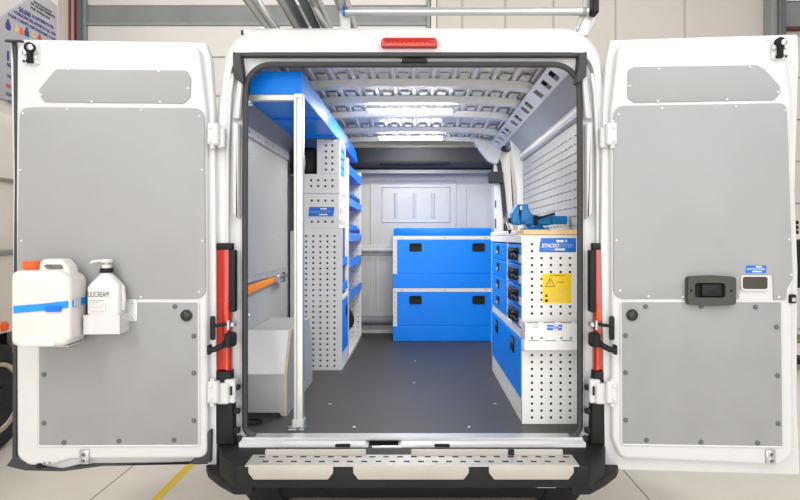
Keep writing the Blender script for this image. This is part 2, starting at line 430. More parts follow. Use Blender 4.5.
# jambs of the sliding door
mb = MB()
mb.prism([(0.845, 0.54), (0.945, 0.54), (0.945, 1.6), (0.905, 2.30), (0.76, 2.33), (0.755, 2.19), (0.755, 1.5), (0.845, 1.3)], (0, SL1, 0), XA, ZA, (0, 0.22, 0), 'inner_paint', 0.01)
mb.prism([(0.87, 0.54), (0.945, 0.54), (0.945, 1.6), (0.895, 2.30), (0.80, 2.30), (0.86, 1.9), (0.87, 1.5)], (0, SL0-0.06, 0), XA, ZA, (0, 0.07, 0), 'inner_paint', 0.01)
for za_, zb_ in ((1.77, 1.84), (1.575, 1.665)): mb.box((0.763, SL1-0.004, za_), (0.775, SL1+0.01, zb_), 'rubber_and_shade')
mb.build('sliding_door_jamb', van)
mb = MB(); mb.tube([(0.77, SL1-0.02, 2.26), (0.80, SL1-0.02, 2.19), (0.835, SL1-0.02, 1.95), (0.862, SL1-0.02, 1.65), (0.87, SL1-0.02, 1.4), (0.87, SL1-0.02, 0.58)], 0.022, 'rubber_and_shade', 10)
mb.build('sliding_door_seal', van)
# van floor
mb = MB(); mb.box((-0.925, 0.02, 0.50), (0.925, 3.14, 0.54), 'floor_rubber'); mb.build('cargo_floor', van)
for px, py in ((330, 404), (354, 427), (415, 361), (495, 404), (469, 427), (414, 383)):
    d = 0.94*F/(py-VY); p = at(px, py, CY+d)
    mb = MB(); mb.lathe((p.x, p.y, 0.54), (0, 0, 1), [(0.009, 0), (0.007, 0.003), (0.002, 0.004)], 'steel', 12); mb.build('floor_screw', van)
# sill: aluminium edge strip and the white lip with its dip for the latch
mb = MB(); mb.box((-0.80, -0.012, 0.532), (0.80, 0.06, 0.546), 'alu', 0.004); mb.build('sill_strip', van)
mb = MB()
lip = [(-0.80, 0.535), (-0.80, 0.505), (-0.26, 0.500), (-0.245, 0.475), (-0.03, 0.470), (-0.02, 0.498), (0.80, 0.505), (0.80, 0.535), (-0.05, 0.533), (-0.07, 0.515), (-0.20, 0.515), (-0.22, 0.533)]
mb.prism(lip, (0, -0.06, 0), XA, ZA, (0, 0.10, 0), 'paint', 0.008)
mb.build('sill_lip', van)
for px in (343, 442):
    mb = MB(); x = X_(px, -0.05); mb.box((x-0.035, -0.064, 0.520), (x+0.035, -0.02, 0.533), 'black_plastic', 0.003); mb.build('latch_striker', van)
mb = MB(); x = X_(388, -0.03); mb.cyl((x-0.07, -0.055, 0.508), (x+0.07, -0.055, 0.508), 0.016, 'steel', 14); mb.build('lock_bar', van)
# seal round the opening
def ring(hw, z0, z1, rt, rb, Y, tum): return [Vector(p) for p in outline(hw, z0, z1, rt, rb, Y, tum)]
mb = MB(); pts = ring(0.792, 0.545, 2.300, 0.12, 0.05, 0.02, 0.012)
mb.tube(pts, 0.0145, 'rubber_and_shade', 8); mb.build('opening_seal', van)
mb = MB(); mb.box((-0.835, -0.004, 2.332), (0.80, 0.03, 2.350), 'rubber_and_shade', 0.003); mb.build('rain_gutter', van)
for s, dx_ in ((-1, 0.0), (1, -0.024)):
    mb = MB(); mb.prism(fillet([(s*0.838+dx_, 2.350), (s*0.80+dx_, 2.340), (s*0.80+dx_, 2.31), (s*0.785+dx_, 2.205), (s*0.80+dx_, 2.205), (s*0.836+dx_, 2.235)], 0.006, 2), (0, -0.022, 0), XA, ZA, (0, 0.06, 0), 'rubber_and_shade', 0.006); mb.build('corner_cover', van)
mb = MB(); mb.box((X_(402, 0), -0.004, 2.304), (X_(427, 0), 0.05, 2.322), 'black_plastic', 0.003); mb.build('lock_striker', van)
# brake light
bl_ = thing  # (name kept free)
mb = MB(); x0, x1 = X_(381, -0.02), X_(437.5, -0.02); z0, z1 = Z_(47.5, -0.02), Z_(38, -0.02)
mb.prism(fillet(rect(x0, z0, x1, z1), [0.012, 0.012, 0.022, 0.022], 4), (0, -0.03, 0), XA, ZA, (0, 0.05, 0), 'red_lens', 0.006)
for k in range(9): mb.box((x0+0.04+k*0.021, -0.032, z0+0.012), (x0+0.052+k*0.021, -0.029, z0+0.020), 'orange_lens')
mb.build('brake_light', van)
# tail lights with black surrounds
for s in (-1, 1):
    xa, xb = s*0.912, s*0.85
    mb = MB(); mb.prism(fillet(rect(min(xa, xb), Z_(372, -0.03), max(xa, xb), Z_(244, -0.03)), [0.004, 0.004, 0.02, 0.02], 3), (0, -0.022, 0), XA, ZA, (0, 0.04, 0), 'red_lens', 0.010, 3)
    tl = mb.build('tail_light', van)
    mb = MB(); mb.box((s*0.87, -0.0245, Z_(372, -0.03)+0.005), (s*0.858, -0.018, Z_(300, -0.03)-0.02), 'orange_lens', 0.005); mb.build('indicator_lens', tl)
    mb = MB(); mb.prism(fillet(rect(min(s*0.852, s*0.825), Z_(312, -0.02), max(s*0.852, s*0.825), Z_(250, -0.02)), 0.008, 3), (0, -0.03, 0), XA, ZA, (0, 0.04, 0), 'black_plastic', 0.006)
    mb.prism(fillet(rect(min(s*0.912, s*0.838), Z_(250, -0.02), max(s*0.912, s*0.838), Z_(243, -0.02)), 0.006, 3), (0, -0.026, 0), XA, ZA, (0, 0.03, 0), 'black_plastic', 0.006)
    mb.build('lamp_surround', tl)
    mb = MB(); mb.prism([(s*0.925, 0.52), (s*0.83, 0.52), (s*0.835, 0.70), (s*0.845, 0.86), (s*0.915, 0.86)], (0, -0.03, 0), XA, ZA, (0, 0.05, 0), 'black_plastic', 0.008)
    for zz in (0.77, 0.66, 0.57): mb.box((s*0.835, -0.025, zz), (s*0.805, 0.0, zz+0.025), 'black_plastic', 0.004)
    mb.build('bumper_corner', van)
    # hinges
    for zc, w_ in ((1.955, 0.0), (0.775, 0.02)):
        mb = MB()
        mb.box((s*0.935, -0.085, zc-0.05), (s*0.885, -0.045, zc+0.05), 'paint', 0.006)
        mb.box((s*0.90, -0.06, zc-0.06), (s*(0.865-w_), -0.03, zc+0.035), 'paint', 0.006)
        if w_: mb.box((s*0.87, -0.045, zc-0.06), (s*(0.84-w_), -0.005, zc+0.05), 'paint', 0.006)
        mb.cyl((s*0.915, -0.07, zc-0.065), (s*0.915, -0.07, zc+0.062), 0.011, 'paint', 14)
        for dz in (-0.03, 0.03): mb.lathe((s*0.92, -0.086, zc+dz), (0, -1, 0), [(0.009, 0), (0.009, 0.005), (0.004, 0.007)], 'paint', 12)
        if w_: mb.box((s*(0.86-w_), -0.052, zc-0.02), (s*(0.852-w_), -0.03, zc+0.02), 'black_plastic')
        mb.build('hinge', van)
    # check rod and check strap
    mb = MB(); zc = Z_(326, -0.1)
    mb.prism(fillet(rect(-0.012, -0.055, 0.012, 0.055), 0.012, 4), (s*0.905, -0.10, zc-0.01), XA, ZA, (0, 0.008, 0), 'black_plastic', 0.003)
    mb.cyl((s*0.90, -0.10, zc), (s*0.83, -0.06, zc+0.005), 0.008, 'black_plastic', 10); mb.build('check_rod', van)
    mb = MB(); mb.box((s*0.86, -0.07, zc-0.012), (s*0.815, -0.03, zc+0.012), 'steel', 0.005); mb.cyl((s*0.84, -0.08, zc-0.02), (s*0.84, -0.08, zc+0.022), 0.007, 'steel', 10); mb.build('check_bracket', van)
    mb = MB(); zc = Z_(347, -0.1)
    mb.tube([(s*0.915, -0.115, zc-0.012), (s*0.89, -0.11, zc-0.008), (s*0.865, -0.09, zc+0.004), (s*0.84, -0.07, zc+0.03)], 0.013, 'black_plastic', 10)
    mb.box((s*0.922, -0.125, zc-0.032), (s*0.908, -0.09, zc+0.012), 'black_plastic', 0.004)
    mb.box((s*0.86, -0.09, zc-0.005), (s*0.812, -0.03, zc+0.06), 'black_plastic', 0.012, 2); mb.cyl((s*0.835, -0.10, zc+0.0), (s*0.835, -0.10, zc+0.055), 0.016, 'black_plastic', 12)
    mb.build('check_strap', van)
# pressed swages on the pillars
for s in (-1, 1):
    mb = MB()
    mb.prism(fillet([(s*0.842, 1.60), (s*0.815, 1.56), (s*0.815, 2.02), (s*0.842, 2.02)], 0.008, 3), (0, -0.014, 0), XA, ZA, (0, 0.06, 0), 'paint', 0.008)
    mb.prism(fillet([(s*0.842, 2.04), (s*0.812, 2.04), (s*0.795, 2.24), (s*0.815, 2.24)], 0.008, 3), (0, -0.010, 0), XA, ZA, (0, 0.06, 0), 'paint', 0.008)
    mb.tube([(s*0.868, -0.004, 0.92), (s*0.868, -0.004, 1.9), (s*0.855, -0.004, 2.15), (s*0.84, -0.004, 2.25)], 0.008, 'paint', 8)
    mb.build('pillar_pressing', van)
# bumper and tread
mb = MB()
pl = [(-0.965, 0.15), (-0.95, 0.02), (-0.895, -0.03), (-0.85, -0.17), (-0.75, -0.285), (0.75, -0.285), (0.85, -0.17), (0.895, -0.03), (0.95, 0.02), (0.965, 0.15)]
mb.prism(fillet(pl, [0, 0.05, 0.06, 0.05, 0.05, 0.05, 0.05, 0.06, 0.05, 0], 4), (0, 0, 0.518), XA, YA, (0, 0, -0.095), 'black_plastic', 0.012, 3, back=True)
for s in (-1, 1):
    e = fillet([(s*0.68, 0.12), (s*0.965, 0.12), (s*0.962, -0.02), (s*0.93, -0.085), (s*0.85, -0.18), (s*0.76, -0.265), (s*0.68, -0.265)], [0, 0.01, 0.05, 0.05, 0.05, 0.03, 0], 4)
    mb.prism(e, (0, 0, 0.430), XA, YA, (0, 0, -0.045), 'black_plastic', 0.010, 3, back=True)
bump = mb.build('bumper', van)
mb = MB(); xs = [0.012+0.0605*k for k in range(23)]
L_ = 1.405; x0 = X_(246, -0.28)
us = [0.045+k*0.0604 for k in range(23)]
mb.perf((x0+0.0, -0.295, 0.524), (1, 0, 0), (0, 1, 0), L_, 0.075, [u+0.03 for u in us if u+0.05 < L_], [0.045], 0.026, 0.014, 0.006, 'alu_tread', 'under')
mb.perf((x0+0.0, -0.22, 0.524), (1, 0, 0), (0, 1, 0), L_, 0.05, us, [0.025], 0.026, 0.014, 0.006, 'alu_tread', 'under')
mb.build('step_tread', bump)
for a, b in ((248, 333), (353, 469), (489, 574)):
    mb = MB(); xa, xb = X_(a, -0.3), X_(b, -0.3); zt, zb = Z_(465.5, -0.3), Z_(480, -0.3)
    mb.prism([(xa, zt), (xa, zb+0.028), (xa+0.022, zb), (xb-0.022, zb), (xb, zb+0.028), (xb, zt)], (0, -0.298, 0), XA, ZA, (0, 0.012, 0), 'tread_riser', 0.003); mb.build('step_riser', bump)
mb = MB(); mb.box((X_(265, -0.17), -0.172, 0.52), (X_(366, -0.17), -0.155, 0.545), 'tread_riser', 0.003); mb.box((X_(411, -0.17), -0.172, 0.52), (X_(563, -0.17), -0.155, 0.545), 'tread_riser', 0.003); mb.build('step_upstand', bump)
mb = MB(); mb.box((X_(508, -0.17), -0.18, 0.523), (X_(514, -0.17), -0.15, 0.548), 'black_plastic', 0.003); mb.build('step_clip', bump)
mb = MB(); x = X_(546, -0.2); mb.prism(fillet(rect(x-0.05, 0.388, x+0.055, 0.428), [0.015, 0.015, 0, 0], 3), (0, -0.20, 0), XA, ZA, (0, 0.02, 0), 'paint', 0.005); mb.build('tow_tab', bump)
for s in (-1, 1):
    mb = MB(); mb.box((s*0.83, -0.11, 0.421), (s*0.80, -0.05, 0.4235), 'red_lens'); mb.build('reflector', bump)
# underside, rear axle wheels and mud flaps
mb = MB(); mb.box((-0.60, 0.05, 0.30), (0.60, 3.2, 0.46), 'under', 0.02); mb.box((-0.9, 0.0, 0.42), (0.9, 3.3, 0.47), 'under')
mb.cyl((-0.75, 0.62, 0.34), (0.75, 0.62, 0.34), 0.05, 'under', 14); mb.box((-0.45, 0.1, 0.24), (0.45, 0.7, 0.34), 'under', 0.03); mb.build('underbody', van)
for s in (-1, 1): wheel(van, (s*0.79, 0.62, 0.345), s, 0.345, 0.23)
for s in (-1, 1): wheel(van, (s*0.79, 3.9, 0.345), s, 0.345, 0.23)
mb = MB(); mb.box((-0.68, 0.26, 0.135), (0.68, 0.50, 0.45), 'under', 0.04, 3); mb.build('added_shade_box', van)  # added box that blacks out the floor seen under the bumper
mb = MB(); mb.lathe((0.08, 0.98, 0.26), (0, 0, 1), [(0.22, -0.10), (0.30, -0.11), (0.35, -0.08), (0.35, 0.08), (0.30, 0.11), (0.22, 0.10)], 'tyre', 40); mb.build('spare_wheel', van)


# roof bows, corrugated roof skin, side rails of the roof
bow_Y = [0.92, 1.36, 1.85, 2.52, 3.02]
def bow_path(s=1.0): return [(-0.795, 2.305), (-0.755, 2.365), (-0.69, 2.395), (-0.5, 2.408), (-0.25, 2.414), (0, 2.416), (0.25, 2.414), (0.5, 2.408), (0.69, 2.395), (0.755, 2.365), (0.795, 2.305)]
for Y in bow_Y:
    mb = MB(); P = bow_path(); w_ = 0.045; h_ = 0.042
    rings = []
    for i, (x, zz) in enumerate(P):
        a = P[max(i-1, 0)]; b = P[min(i+1, len(P)-1)]; d = Vector((b[0]-a[0], 0, b[1]-a[1])).normalized(); n = Vector((d.z, 0, -d.x))  # towards the bay
        if n.z > 0 and abs(x) < 0.6: n = -n
        c = Vector((x, Y, zz))
        rings.append([c+Vector((0, -w_-0.012, 0))-n*h_, c+Vector((0, -w_, 0))-n*0.006, c+Vector((0, -w_+0.008, 0)), c+Vector((0, w_-0.008, 0)), c+Vector((0, w_, 0))-n*0.006, c+Vector((0, w_+0.012, 0))-n*h_])
    mb.loft(rings, 'inner_paint'); mb.build('roof_bow', van)
mb = MB()
edges = [0.10]+bow_Y
for a, b in zip(edges, edges[1:]):
    y0, y1 = a+0.05, b-0.05
    for k in range(-6, 7):
        x = k*0.122
        zt = 2.466-0.02*(abs(k)/6)**3
        mb.prism([(-0.016, 0), (0.016, 0), (0.010, -0.012), (-0.010, -0.012)], (x, y0, zt), XA, ZA, (0, y1-y0, 0), 'inner_paint')
    for k in range(-6, 6):
        x = (k+0.5)*0.122; zt = 2.466-0.02*(abs(k+0.5)/6)**3
        mb.box((x-0.03, y1-0.12, zt-0.016), (x+0.032, y1-0.02, zt), 'ceiling_paint', 0.008)
mb.build('roof_skin', van)
for s in (-1, 1):
    mb = MB(); v_ = Vector((s*0.085, 0, -0.065)).normalized()
    o = Vector((s*0.705, 0.12, 2.375))
    hs = [0.26, 0.45, 0.66, 0.98, 1.12, 1.40, 1.58, 1.90, 2.06, 2.28, 2.52]
    mb.perf(o, (0, 1, 0), v_, 2.75, 0.107, hs, [0.054], 0.085, 0.062, 0.004, 'inner_paint')
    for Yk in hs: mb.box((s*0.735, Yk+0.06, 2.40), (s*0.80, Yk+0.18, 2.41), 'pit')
    mb.build('roof_side_rail', van)
# side linings
mb = MB()
mb.box((-0.925, 0.12, 0.56), (-0.905, 3.1, 2.03), 'lining_grey', 0.003)
mb.prism([(-0.925, 2.09), (-0.90, 2.09), (-0.80, 2.30), (-0.82, 2.32)], (0, 0.12, 0), XA, ZA, (0, 2.9, 0), 'lining_dark', 0.002)  # upper strip darker: shade from the overhead shelf put into its colour
mb.build('side_lining', van)
mb = MB(); mb.box((-0.925, 0.12, 2.03), (-0.895, 3.1, 2.095), 'lining_grey', 0.008)
for k in range(16): mb.lathe((-0.895, 0.3+0.17*k, 2.06), (1, 0, 0), [(0.008, 0), (0.006, 0.003)], 'lining_dark', 10)
mb.build('wall_rail', van)
for Y, zz in ((0.5, 1.95), (0.9, 1.7), (0.75, 1.4), (1.2, 1.9), (0.5, 1.05), (0.9, 1.05), (1.2, 1.5), (0.45, 1.6)):
    mb = MB(); mb.lathe((-0.905, Y, zz), (1, 0, 0), [(0.007, 0), (0.005, 0.003)], 'steel', 10); mb.build('lining_screw', van)
mb = MB(); mb.box((-0.906, 0.13, 1.235), (-0.892, 1.42, 1.262), 'alu', 0.003)
for k in range(50): mb.box((-0.893, 0.15+0.025*k, 1.262), (-0.888, 0.162+0.025*k, 1.275), 'alu')
mb.build('lashing_rail', van)
mb = MB()
y0, y1 = 0.12, SL0-0.06
us = [0.06+0.1*k for k in range(int((y1-y0-0.06)/0.1))]; vs = [0.05+0.05*k for k in range(24)]
# the right panel faces -X: u runs along -Y so that u x v points into the bay
mb.perf((0.900, y1, 0.85), (0, -1, 0), (0, 0, 1), y1-y0, 1.27, [u for u in us], vs, 0.055, 0.007, 0.003, 'lining_grey', 'lining_dark')
mb.box((0.899, y0, 0.56), (0.904, y1, 0.85), 'lining_grey')
mb.build('slotted_lining', van)
mb = MB(); mb.prism([(0.925, 2.19), (0.895, 2.19), (0.785, 2.308), (0.80, 2.33)], (0, y0, 0), XA, ZA, (0, y1-y0, 0), 'lining_grey', 0.002)
mb.box((0.925, y0, 2.12), (0.875, y1, 2.20), 'lining_grey', 0.012); mb.box((0.925, y0, 2.145), (0.870, y1, 2.175), 'inner_paint', 0.006); mb.build('wall_rail', van)
# partition with its pressings
PY = 3.14
mb = MB(); mb.box((-0.92, PY, 0.54), (0.92, PY+0.05, 2.4), 'partition')
def pz(py): return Z_(py, PY)
def px_(px): return X_(px, PY)
def press(pts, r, m='partition', closed=False): mb.tube([(px_(a), PY-0.001, pz(b)) for a, b in pts], r, m, 8, closed)
press([(382, 187), (450, 187), (450, 222), (382, 222)], 0.008, closed=True)
for px in (396, 414.5, 433): press([(px, 193), (px, 217)], 0.018)
press([(371, 183), (371, 330)], 0.010); press([(456, 181), (456, 240)], 0.008); press([(371, 181), (456, 181)], 0.006)
press([(466, 190), (466, 235)], 0.006)
mb.prism(fillet(rect(px_(345), pz(316), px_(500), pz(256)), 0.02, 3), (0, PY-0.008, 0), XA, ZA, (0, 0.02, 0), 'partition', 0.006)
press([(377, 258), (377, 310)], 0.018)
for px in (378, 400, 421, 449, 470): mb.lathe((px_(px), PY, pz(173.5)), (0, -1, 0), [(0.010, 0), (0.008, 0.004)], 'lining_dark', 10)
mb.build('partition', van)
mb = MB(); mb.tube([(-0.7, PY-0.04, pz(250)), (0.75, PY-0.04, pz(250))], 0.022, 'partition', 12); mb.box((-0.7, PY-0.02, pz(255)), (0.75, PY, pz(245)), 'partition', 0.006); mb.build('partition_rail', van)
mb = MB(); mb.tube([(-0.85, PY-0.03, pz(320)), (0.85, PY-0.03, pz(320))], 0.045, 'partition_dark', 14); mb.build('partition_roll', van)
# dark headliner roll above the partition
mb = MB(); hp = fillet([(2.93, 2.345), (2.94, 2.21), (2.98, 2.155), (3.12, 2.14), (3.13, 2.36)], [0.01, 0.05, 0.03, 0.01, 0.01], 4)
mb.prism([(p[0], p[1]) for p in hp], (-0.86, 0, 0), YA, ZA, (1.60, 0, 0), 'rubber_and_shade', 0.01)
mb.box((X_(380, 2.94), 2.925, Z_(164, 2.94)), (X_(450, 2.94), 2.96, Z_(162.5, 2.94)), 'pit'); 
mb.box((-0.86, 2.99, 2.10), (0.74, 3.13, 2.14), 'lining_dark', 0.006)
mb.build('headliner', van)
mb = MB(); mb.box((X_(489, 2.9), 2.86, Z_(183, 2.9)), (X_(503, 2.9), 2.97, Z_(172, 2.9)), 'rubber_and_shade', 0.012, 2); mb.build('headliner_bracket', van)
mb = MB(); mb.prism(fillet([(0.55, 2.43), (0.60, 2.32), (0.69, 2.21), (0.78, 2.17), (0.82, 2.30), (0.80, 2.40)], 0.03, 4), (0, 2.88, 0), XA, ZA, (0, 0.15, 0), 'inner_paint', 0.015, 3); mb.build('roof_gusset', van)

# ------------------------------------------------------------------ rear doors (parts of the van)
class Door:
    def __init__(s, side, ang, hx):
        s.H = Vector((hx, -0.07, 0)); s.R = Matrix.Rotation(ang, 4, 'Z'); s.side = side
        s.Ri = s.R.inverted()
    def p(s, px, py, off=0.0):
        c = s.Ri @ (Vector((CX, CY, CZ))-s.H); r = s.Ri.to_3x3() @ Vector(((px-VX)/F, 1, -(py-VY)/F))
        t = (off-c.y)/r.y; q = c+r*t; return (q.x, q.z)
    def poly(s, pts, off=0.0): return [s.p(a, b, off) for a, b in pts]
def door_obj(mb, name, parent, D=None):
    bmesh.ops.recalc_face_normals(mb.bm, faces=mb.bm.faces[:])
    me = bpy.data.meshes.new(name); mb.bm.to_mesh(me); mb.bm.free()
    for m in mb.mats: me.materials.append(MATS[m])
    for p in me.polygons: p.use_smooth = True
    me.set_sharp_from_angle(angle=math.radians(32))
    o = bpy.data.objects.new(name, me); COL.objects.link(o); o.parent = parent
    if D: o.location = D.H; o.rotation_euler = (0, 0, D.R.to_euler().z)
    return o
def screw(D, door, px, py, y, big=False, src={}):
    u, z_ = D.p(px, py, y); key = big
    if key not in src:
        mb = MB()
        if big: mb.lathe((0, 0, 0), (0, -1, 0), [(0.0105, -0.002), (0.0105, 0.003), (0.007, 0.007), (0.002, 0.008)], 'frame_dark', 14)
        else: mb.lathe((0, 0, 0), (0, -1, 0), [(0.0058, -0.002), (0.0058, 0.002), (0.003, 0.004)], 'paint', 12)
        o = door_obj(mb, 'panel_clip' if big else 'panel_screw', door); src[key] = o
    else:
        o = src[key].copy(); COL.objects.link(o); o.parent = door
    o.location = (u, y, z_); return o
def make_door(D, out, inner, winp, mainp, lowp, screws, clips, wr, mr):
    mb = MB()
    op = fillet(D.poly(out, 0.035), 0.012, 3)
    mb.prism(op, (0, 0.035, 0), XA, ZA, (0, 0.05, 0), 'paint', 0.006)
    ip = fillet(D.poly(inner), [0.07, 0.09, 0.09, 0.07] if len(inner) == 4 else 0.05, 6)
    mb.prism(ip, (0, 0.0, 0), XA, ZA, (0, 0.06, 0), 'paint', 0.018, 4)
    door = door_obj(mb, 'rear_door', van, D)
    for nm, pts, m, r in (('window_panel', winp, 'door_grey', wr), ('lining_panel', mainp, 'door_grey', mr), ('lower_panel', lowp, 'door_grey_low', 0.012)):
        q = fillet(D.poly(pts, -0.004), r, 5)
        mb = MB(); mb.prism(q, (0, -0.006, 0), XA, ZA, (0, 0.01, 0), m, 0.003, 2)
        if nm == 'lower_panel': mb.tube([Vector((a, -0.003, b)) for a, b in q], 0.005, 'paint', 6, closed=True)
        door_obj(mb, nm, door)
    for a, b in screws: screw(D, door, a, b, -0.006)
    for a, b in clips: screw(D, door, a, b, -0.006, True)
    return door
LD = Door(-1, 0.05, -0.955); RD = Door(1, -0.062, 0.915)
ld = make_door(LD,
    [(10, 39), (206, 42.5), (211, 60), (214, 110), (215.5, 200), (216.5, 469), (207, 469), (206, 464), (80, 464.5), (62, 469), (25, 469), (15, 462), (12, 350), (13, 180)],
    [(16, 42), (199, 45), (207, 112), (208, 459), (70, 460), (50, 466), (28, 466), (16, 458), (15, 200)],
    [(38.5, 90), (56, 69), (187, 70.5), (191, 78), (190.5, 97), (184, 103.5), (43, 102)],
    [(19.5, 107), (204.5, 108), (205.5, 299), (17, 298.5)],
    [(38.5, 301), (198.5, 302), (199, 445.5), (38.5, 446)],
    [(68, 69.5), (158.5, 71.5), (188, 88.5), (160, 102), (91.5, 101.5), (41, 95), (23, 113.5), (67, 109.5), (141, 110.5), (199, 116), (202.5, 241), (199, 292), (141, 297), (21.5, 241), (20.5, 170), (202, 170)],
    [(175, 306.5), (194, 336), (44, 374.5), (194, 373), (44, 423), (194, 420.5), (64, 442.5), (119, 441), (174, 440)],
    [0.02, 0.03, 0.02, 0.03, 0.03, 0.03, 0.03], [0.05, 0.05, 0.05, 0.03])
rd = make_door(RD,
    [(610, 40), (798, 34), (799, 60), (795, 190), (798, 270), (797, 400), (800, 475), (605, 469.5), (604, 400), (601, 245), (603, 110), (606, 62)],
    [(618, 44), (785, 39), (793, 100), (789, 190), (793, 280), (794, 455), (780, 466), (620, 459), (612, 440), (610, 112)],
    [(628, 70), (634, 67), (757, 65), (765, 69.5), (780, 86), (780.5, 93), (774, 100), (634, 102.5), (627.5, 98)],
    [(613.5, 106), (787, 103), (789, 170), (793, 279), (787, 289), (786, 300), (773.5, 300), (772.5, 274.5), (741, 274.5), (739, 299), (613.5, 299)],
    [(620.5, 301.5), (781.5, 301.5), (783, 447), (621.5, 444.5)],
    [(659, 69), (750, 67), (778, 92), (727, 99.5), (658, 101), (629.5, 86), (618.5, 114.5), (662, 108.5), (736, 106.5), (785.5, 110.5), (616.5, 240.5), (620, 290.5), (648.5, 296.5), (683, 297), (789, 239.5), (791, 275), (779, 297)],
    [(645.5, 306.5), (625.5, 335.5), (755.5, 307), (776.5, 327), (701, 306.5), (625.5, 372.5), (777.5, 375.5), (625.5, 420), (778, 423.5), (646.5, 440), (701, 442), (757.5, 443)],
    [0.02, 0.02, 0.02, 0.02, 0.02, 0.02, 0.02, 0.02, 0.02], [0.05, 0.04, 0, 0.01, 0.01, 0.01, 0, 0, 0, 0, 0.05])
for D, door, k in ((LD, ld, (186.5, 315.5)), (RD, rd, (632, 315))):
    u, z_ = D.p(*k, -0.008); mb = MB(); mb.lathe((u, -0.006, z_), (0, -1, 0), [(0.025, -0.002), (0.027, 0.004), (0.025, 0.007), (0.021, 0.008), (0.019, 0.006), (0.018, 0.011), (0.010, 0.015), (0.002, 0.016)], 'plug_plastic', 32)
    door_obj(mb, 'rubber_plug', door)
# top latches
for D, door, c, s in ((LD, ld, (28, 51), -1), (RD, rd, (781.5, 46), 1)):
    mb = MB(); u, z_ = D.p(*c, -0.03)
    mb.box((u-0.034, -0.008, z_-0.055), (u+0.036, 0.01, z_+0.045), 'paint', 0.006)
    mb.lathe((u, -0.006, z_+0.02), (0, -1, 0), [(0.022, 0), (0.022, 0.02), (0.015, 0.024)], 'pit', 18)
    mb.box((u-0.010, -0.03, z_-0.045), (u+0.012, -0.006, z_+0.03), 'pit', 0.005); mb.box((u-0.016, -0.026, z_-0.05), (u+0.014, -0.006, z_-0.034), 'black_plastic', 0.004)
    mb.lathe((u+0.010, -0.03, z_+0.016), (0, -1, 0), [(0.013, 0), (0.013, 0.006), (0.006, 0.009)], 'steel', 16)
    mb.lathe((u-0.024, -0.012, z_-0.002), (0, -1, 0), [(0.011, 0), (0.011, 0.007), (0.006, 0.01)], 'steel', 14)
    mb.box((u+0.018, -0.018, z_-0.008), (u+0.032, -0.006, z_+0.012), 'steel', 0.003)
    mb.lathe((u+0.024, -0.009, z_-0.024), (0, -1, 0), [(0.007, 0), (0.007, 0.005)], 'steel', 12); mb.lathe((u+s*0.03, -0.009, z_-0.04), (0, -1, 0), [(0.005, 0), (0.005, 0.004)], 'pit', 12)
    door_obj(mb, 'top_latch', door)
# bottom guide brackets with two bolts
for D, door, c in ((LD, ld, (84.5, 457)), (RD, rd, (770.5, 457))):
    mb = MB(); u, z_ = D.p(*c, -0.004)
    mb.box((u-0.021, -0.010, z_-0.032), (u+0.021, 0.0, z_+0.034), 'steel', 0.008, 2)
    for dz in (0.014, -0.014): mb.lathe((u, -0.010, z_+dz), (0, -1, 0), [(0.013, 0), (0.013, 0.004), (0.009, 0.005), (0.009, 0.001), (0.002, 0.001)], 'alu', 16); mb.lathe((u, -0.011, z_+dz), (0, -1, 0), [(0.0075, 0), (0.0075, 0.003)], 'frame_dark', 8)
    door_obj(mb, 'guide_bracket', door)
mb = MB(); u, z_ = LD.p(39, 466, -0.002)
mb.box((u-0.012, -0.004, z_-0.012), (u+0.012, 0.01, z_+0.012), 'pit', 0.006, 2)
for du in (0.022, 0.046): mb.lathe((u+du, -0.001, z_+0.012), (0, -1, 0), [(0.006, -0.004), (0.006, 0.004)], 'frame_grey', 12)
door_obj(mb, 'drain_hole', ld)
mb = MB()
q = LD.poly([(15, 458), (30, 467), (58, 471), (90, 466), (200, 464.5), (206, 461), (206, 466), (100, 468), (60, 473.5), (22, 472.5), (3, 468), (9, 460)])
mb.prism(q, (0, 0.02, 0), XA, ZA, (0, 0.03, 0), 'rubber_and_shade', 0.004)
q = LD.poly([(203, 433), (211, 431), (210, 463), (199, 465.5), (187, 465), (200, 455)])
mb.prism(q, (0, 0.006, 0), XA, ZA, (0, 0.03, 0), 'rubber_and_shade', 0.006); 
mb.tube([(LD.p(10, 40)[0], 0.03, LD.p(10, 40)[1]), (LD.p(12, 60)[0], 0.03, LD.p(12, 60)[1]), (LD.p(13.5, 180)[0], 0.03, LD.p(13.5, 180)[1]), (LD.p(11.5, 350)[0], 0.03, LD.p(11.5, 350)[1]), (LD.p(11, 460)[0], 0.03, LD.p(11, 460)[1])], 0.011, 'rubber_and_shade', 8)
u0, z0 = LD.p(4, 40.5); u1, z1 = LD.p(22, 39.5); mb.box((u0, 0.0, z0-0.004), (u1, 0.02, z0+0.006), 'rubber_and_shade', 0.003)
door_obj(mb, 'rubber_lip', ld)
# inner handle of the right door
mb = MB()
P = lambda a, b, off=-0.03: RD.p(a, b, off)
q0, q1 = P(687, 306), P(736.5, 275.5)
hp = fillet([(q0[0], q0[1]+0.006), ((q0[0]+q1[0])/2, q0[1]), (q1[0], q0[1]+0.006), (q1[0], q1[1]-0.006), ((q0[0]+q1[0])/2, q1[1]), (q0[0], q1[1]-0.006)], [0.014, 0.3, 0.014, 0.014, 0.3, 0.014], 5)
r0, r1 = P(694.5, 297.5), P(725, 283)
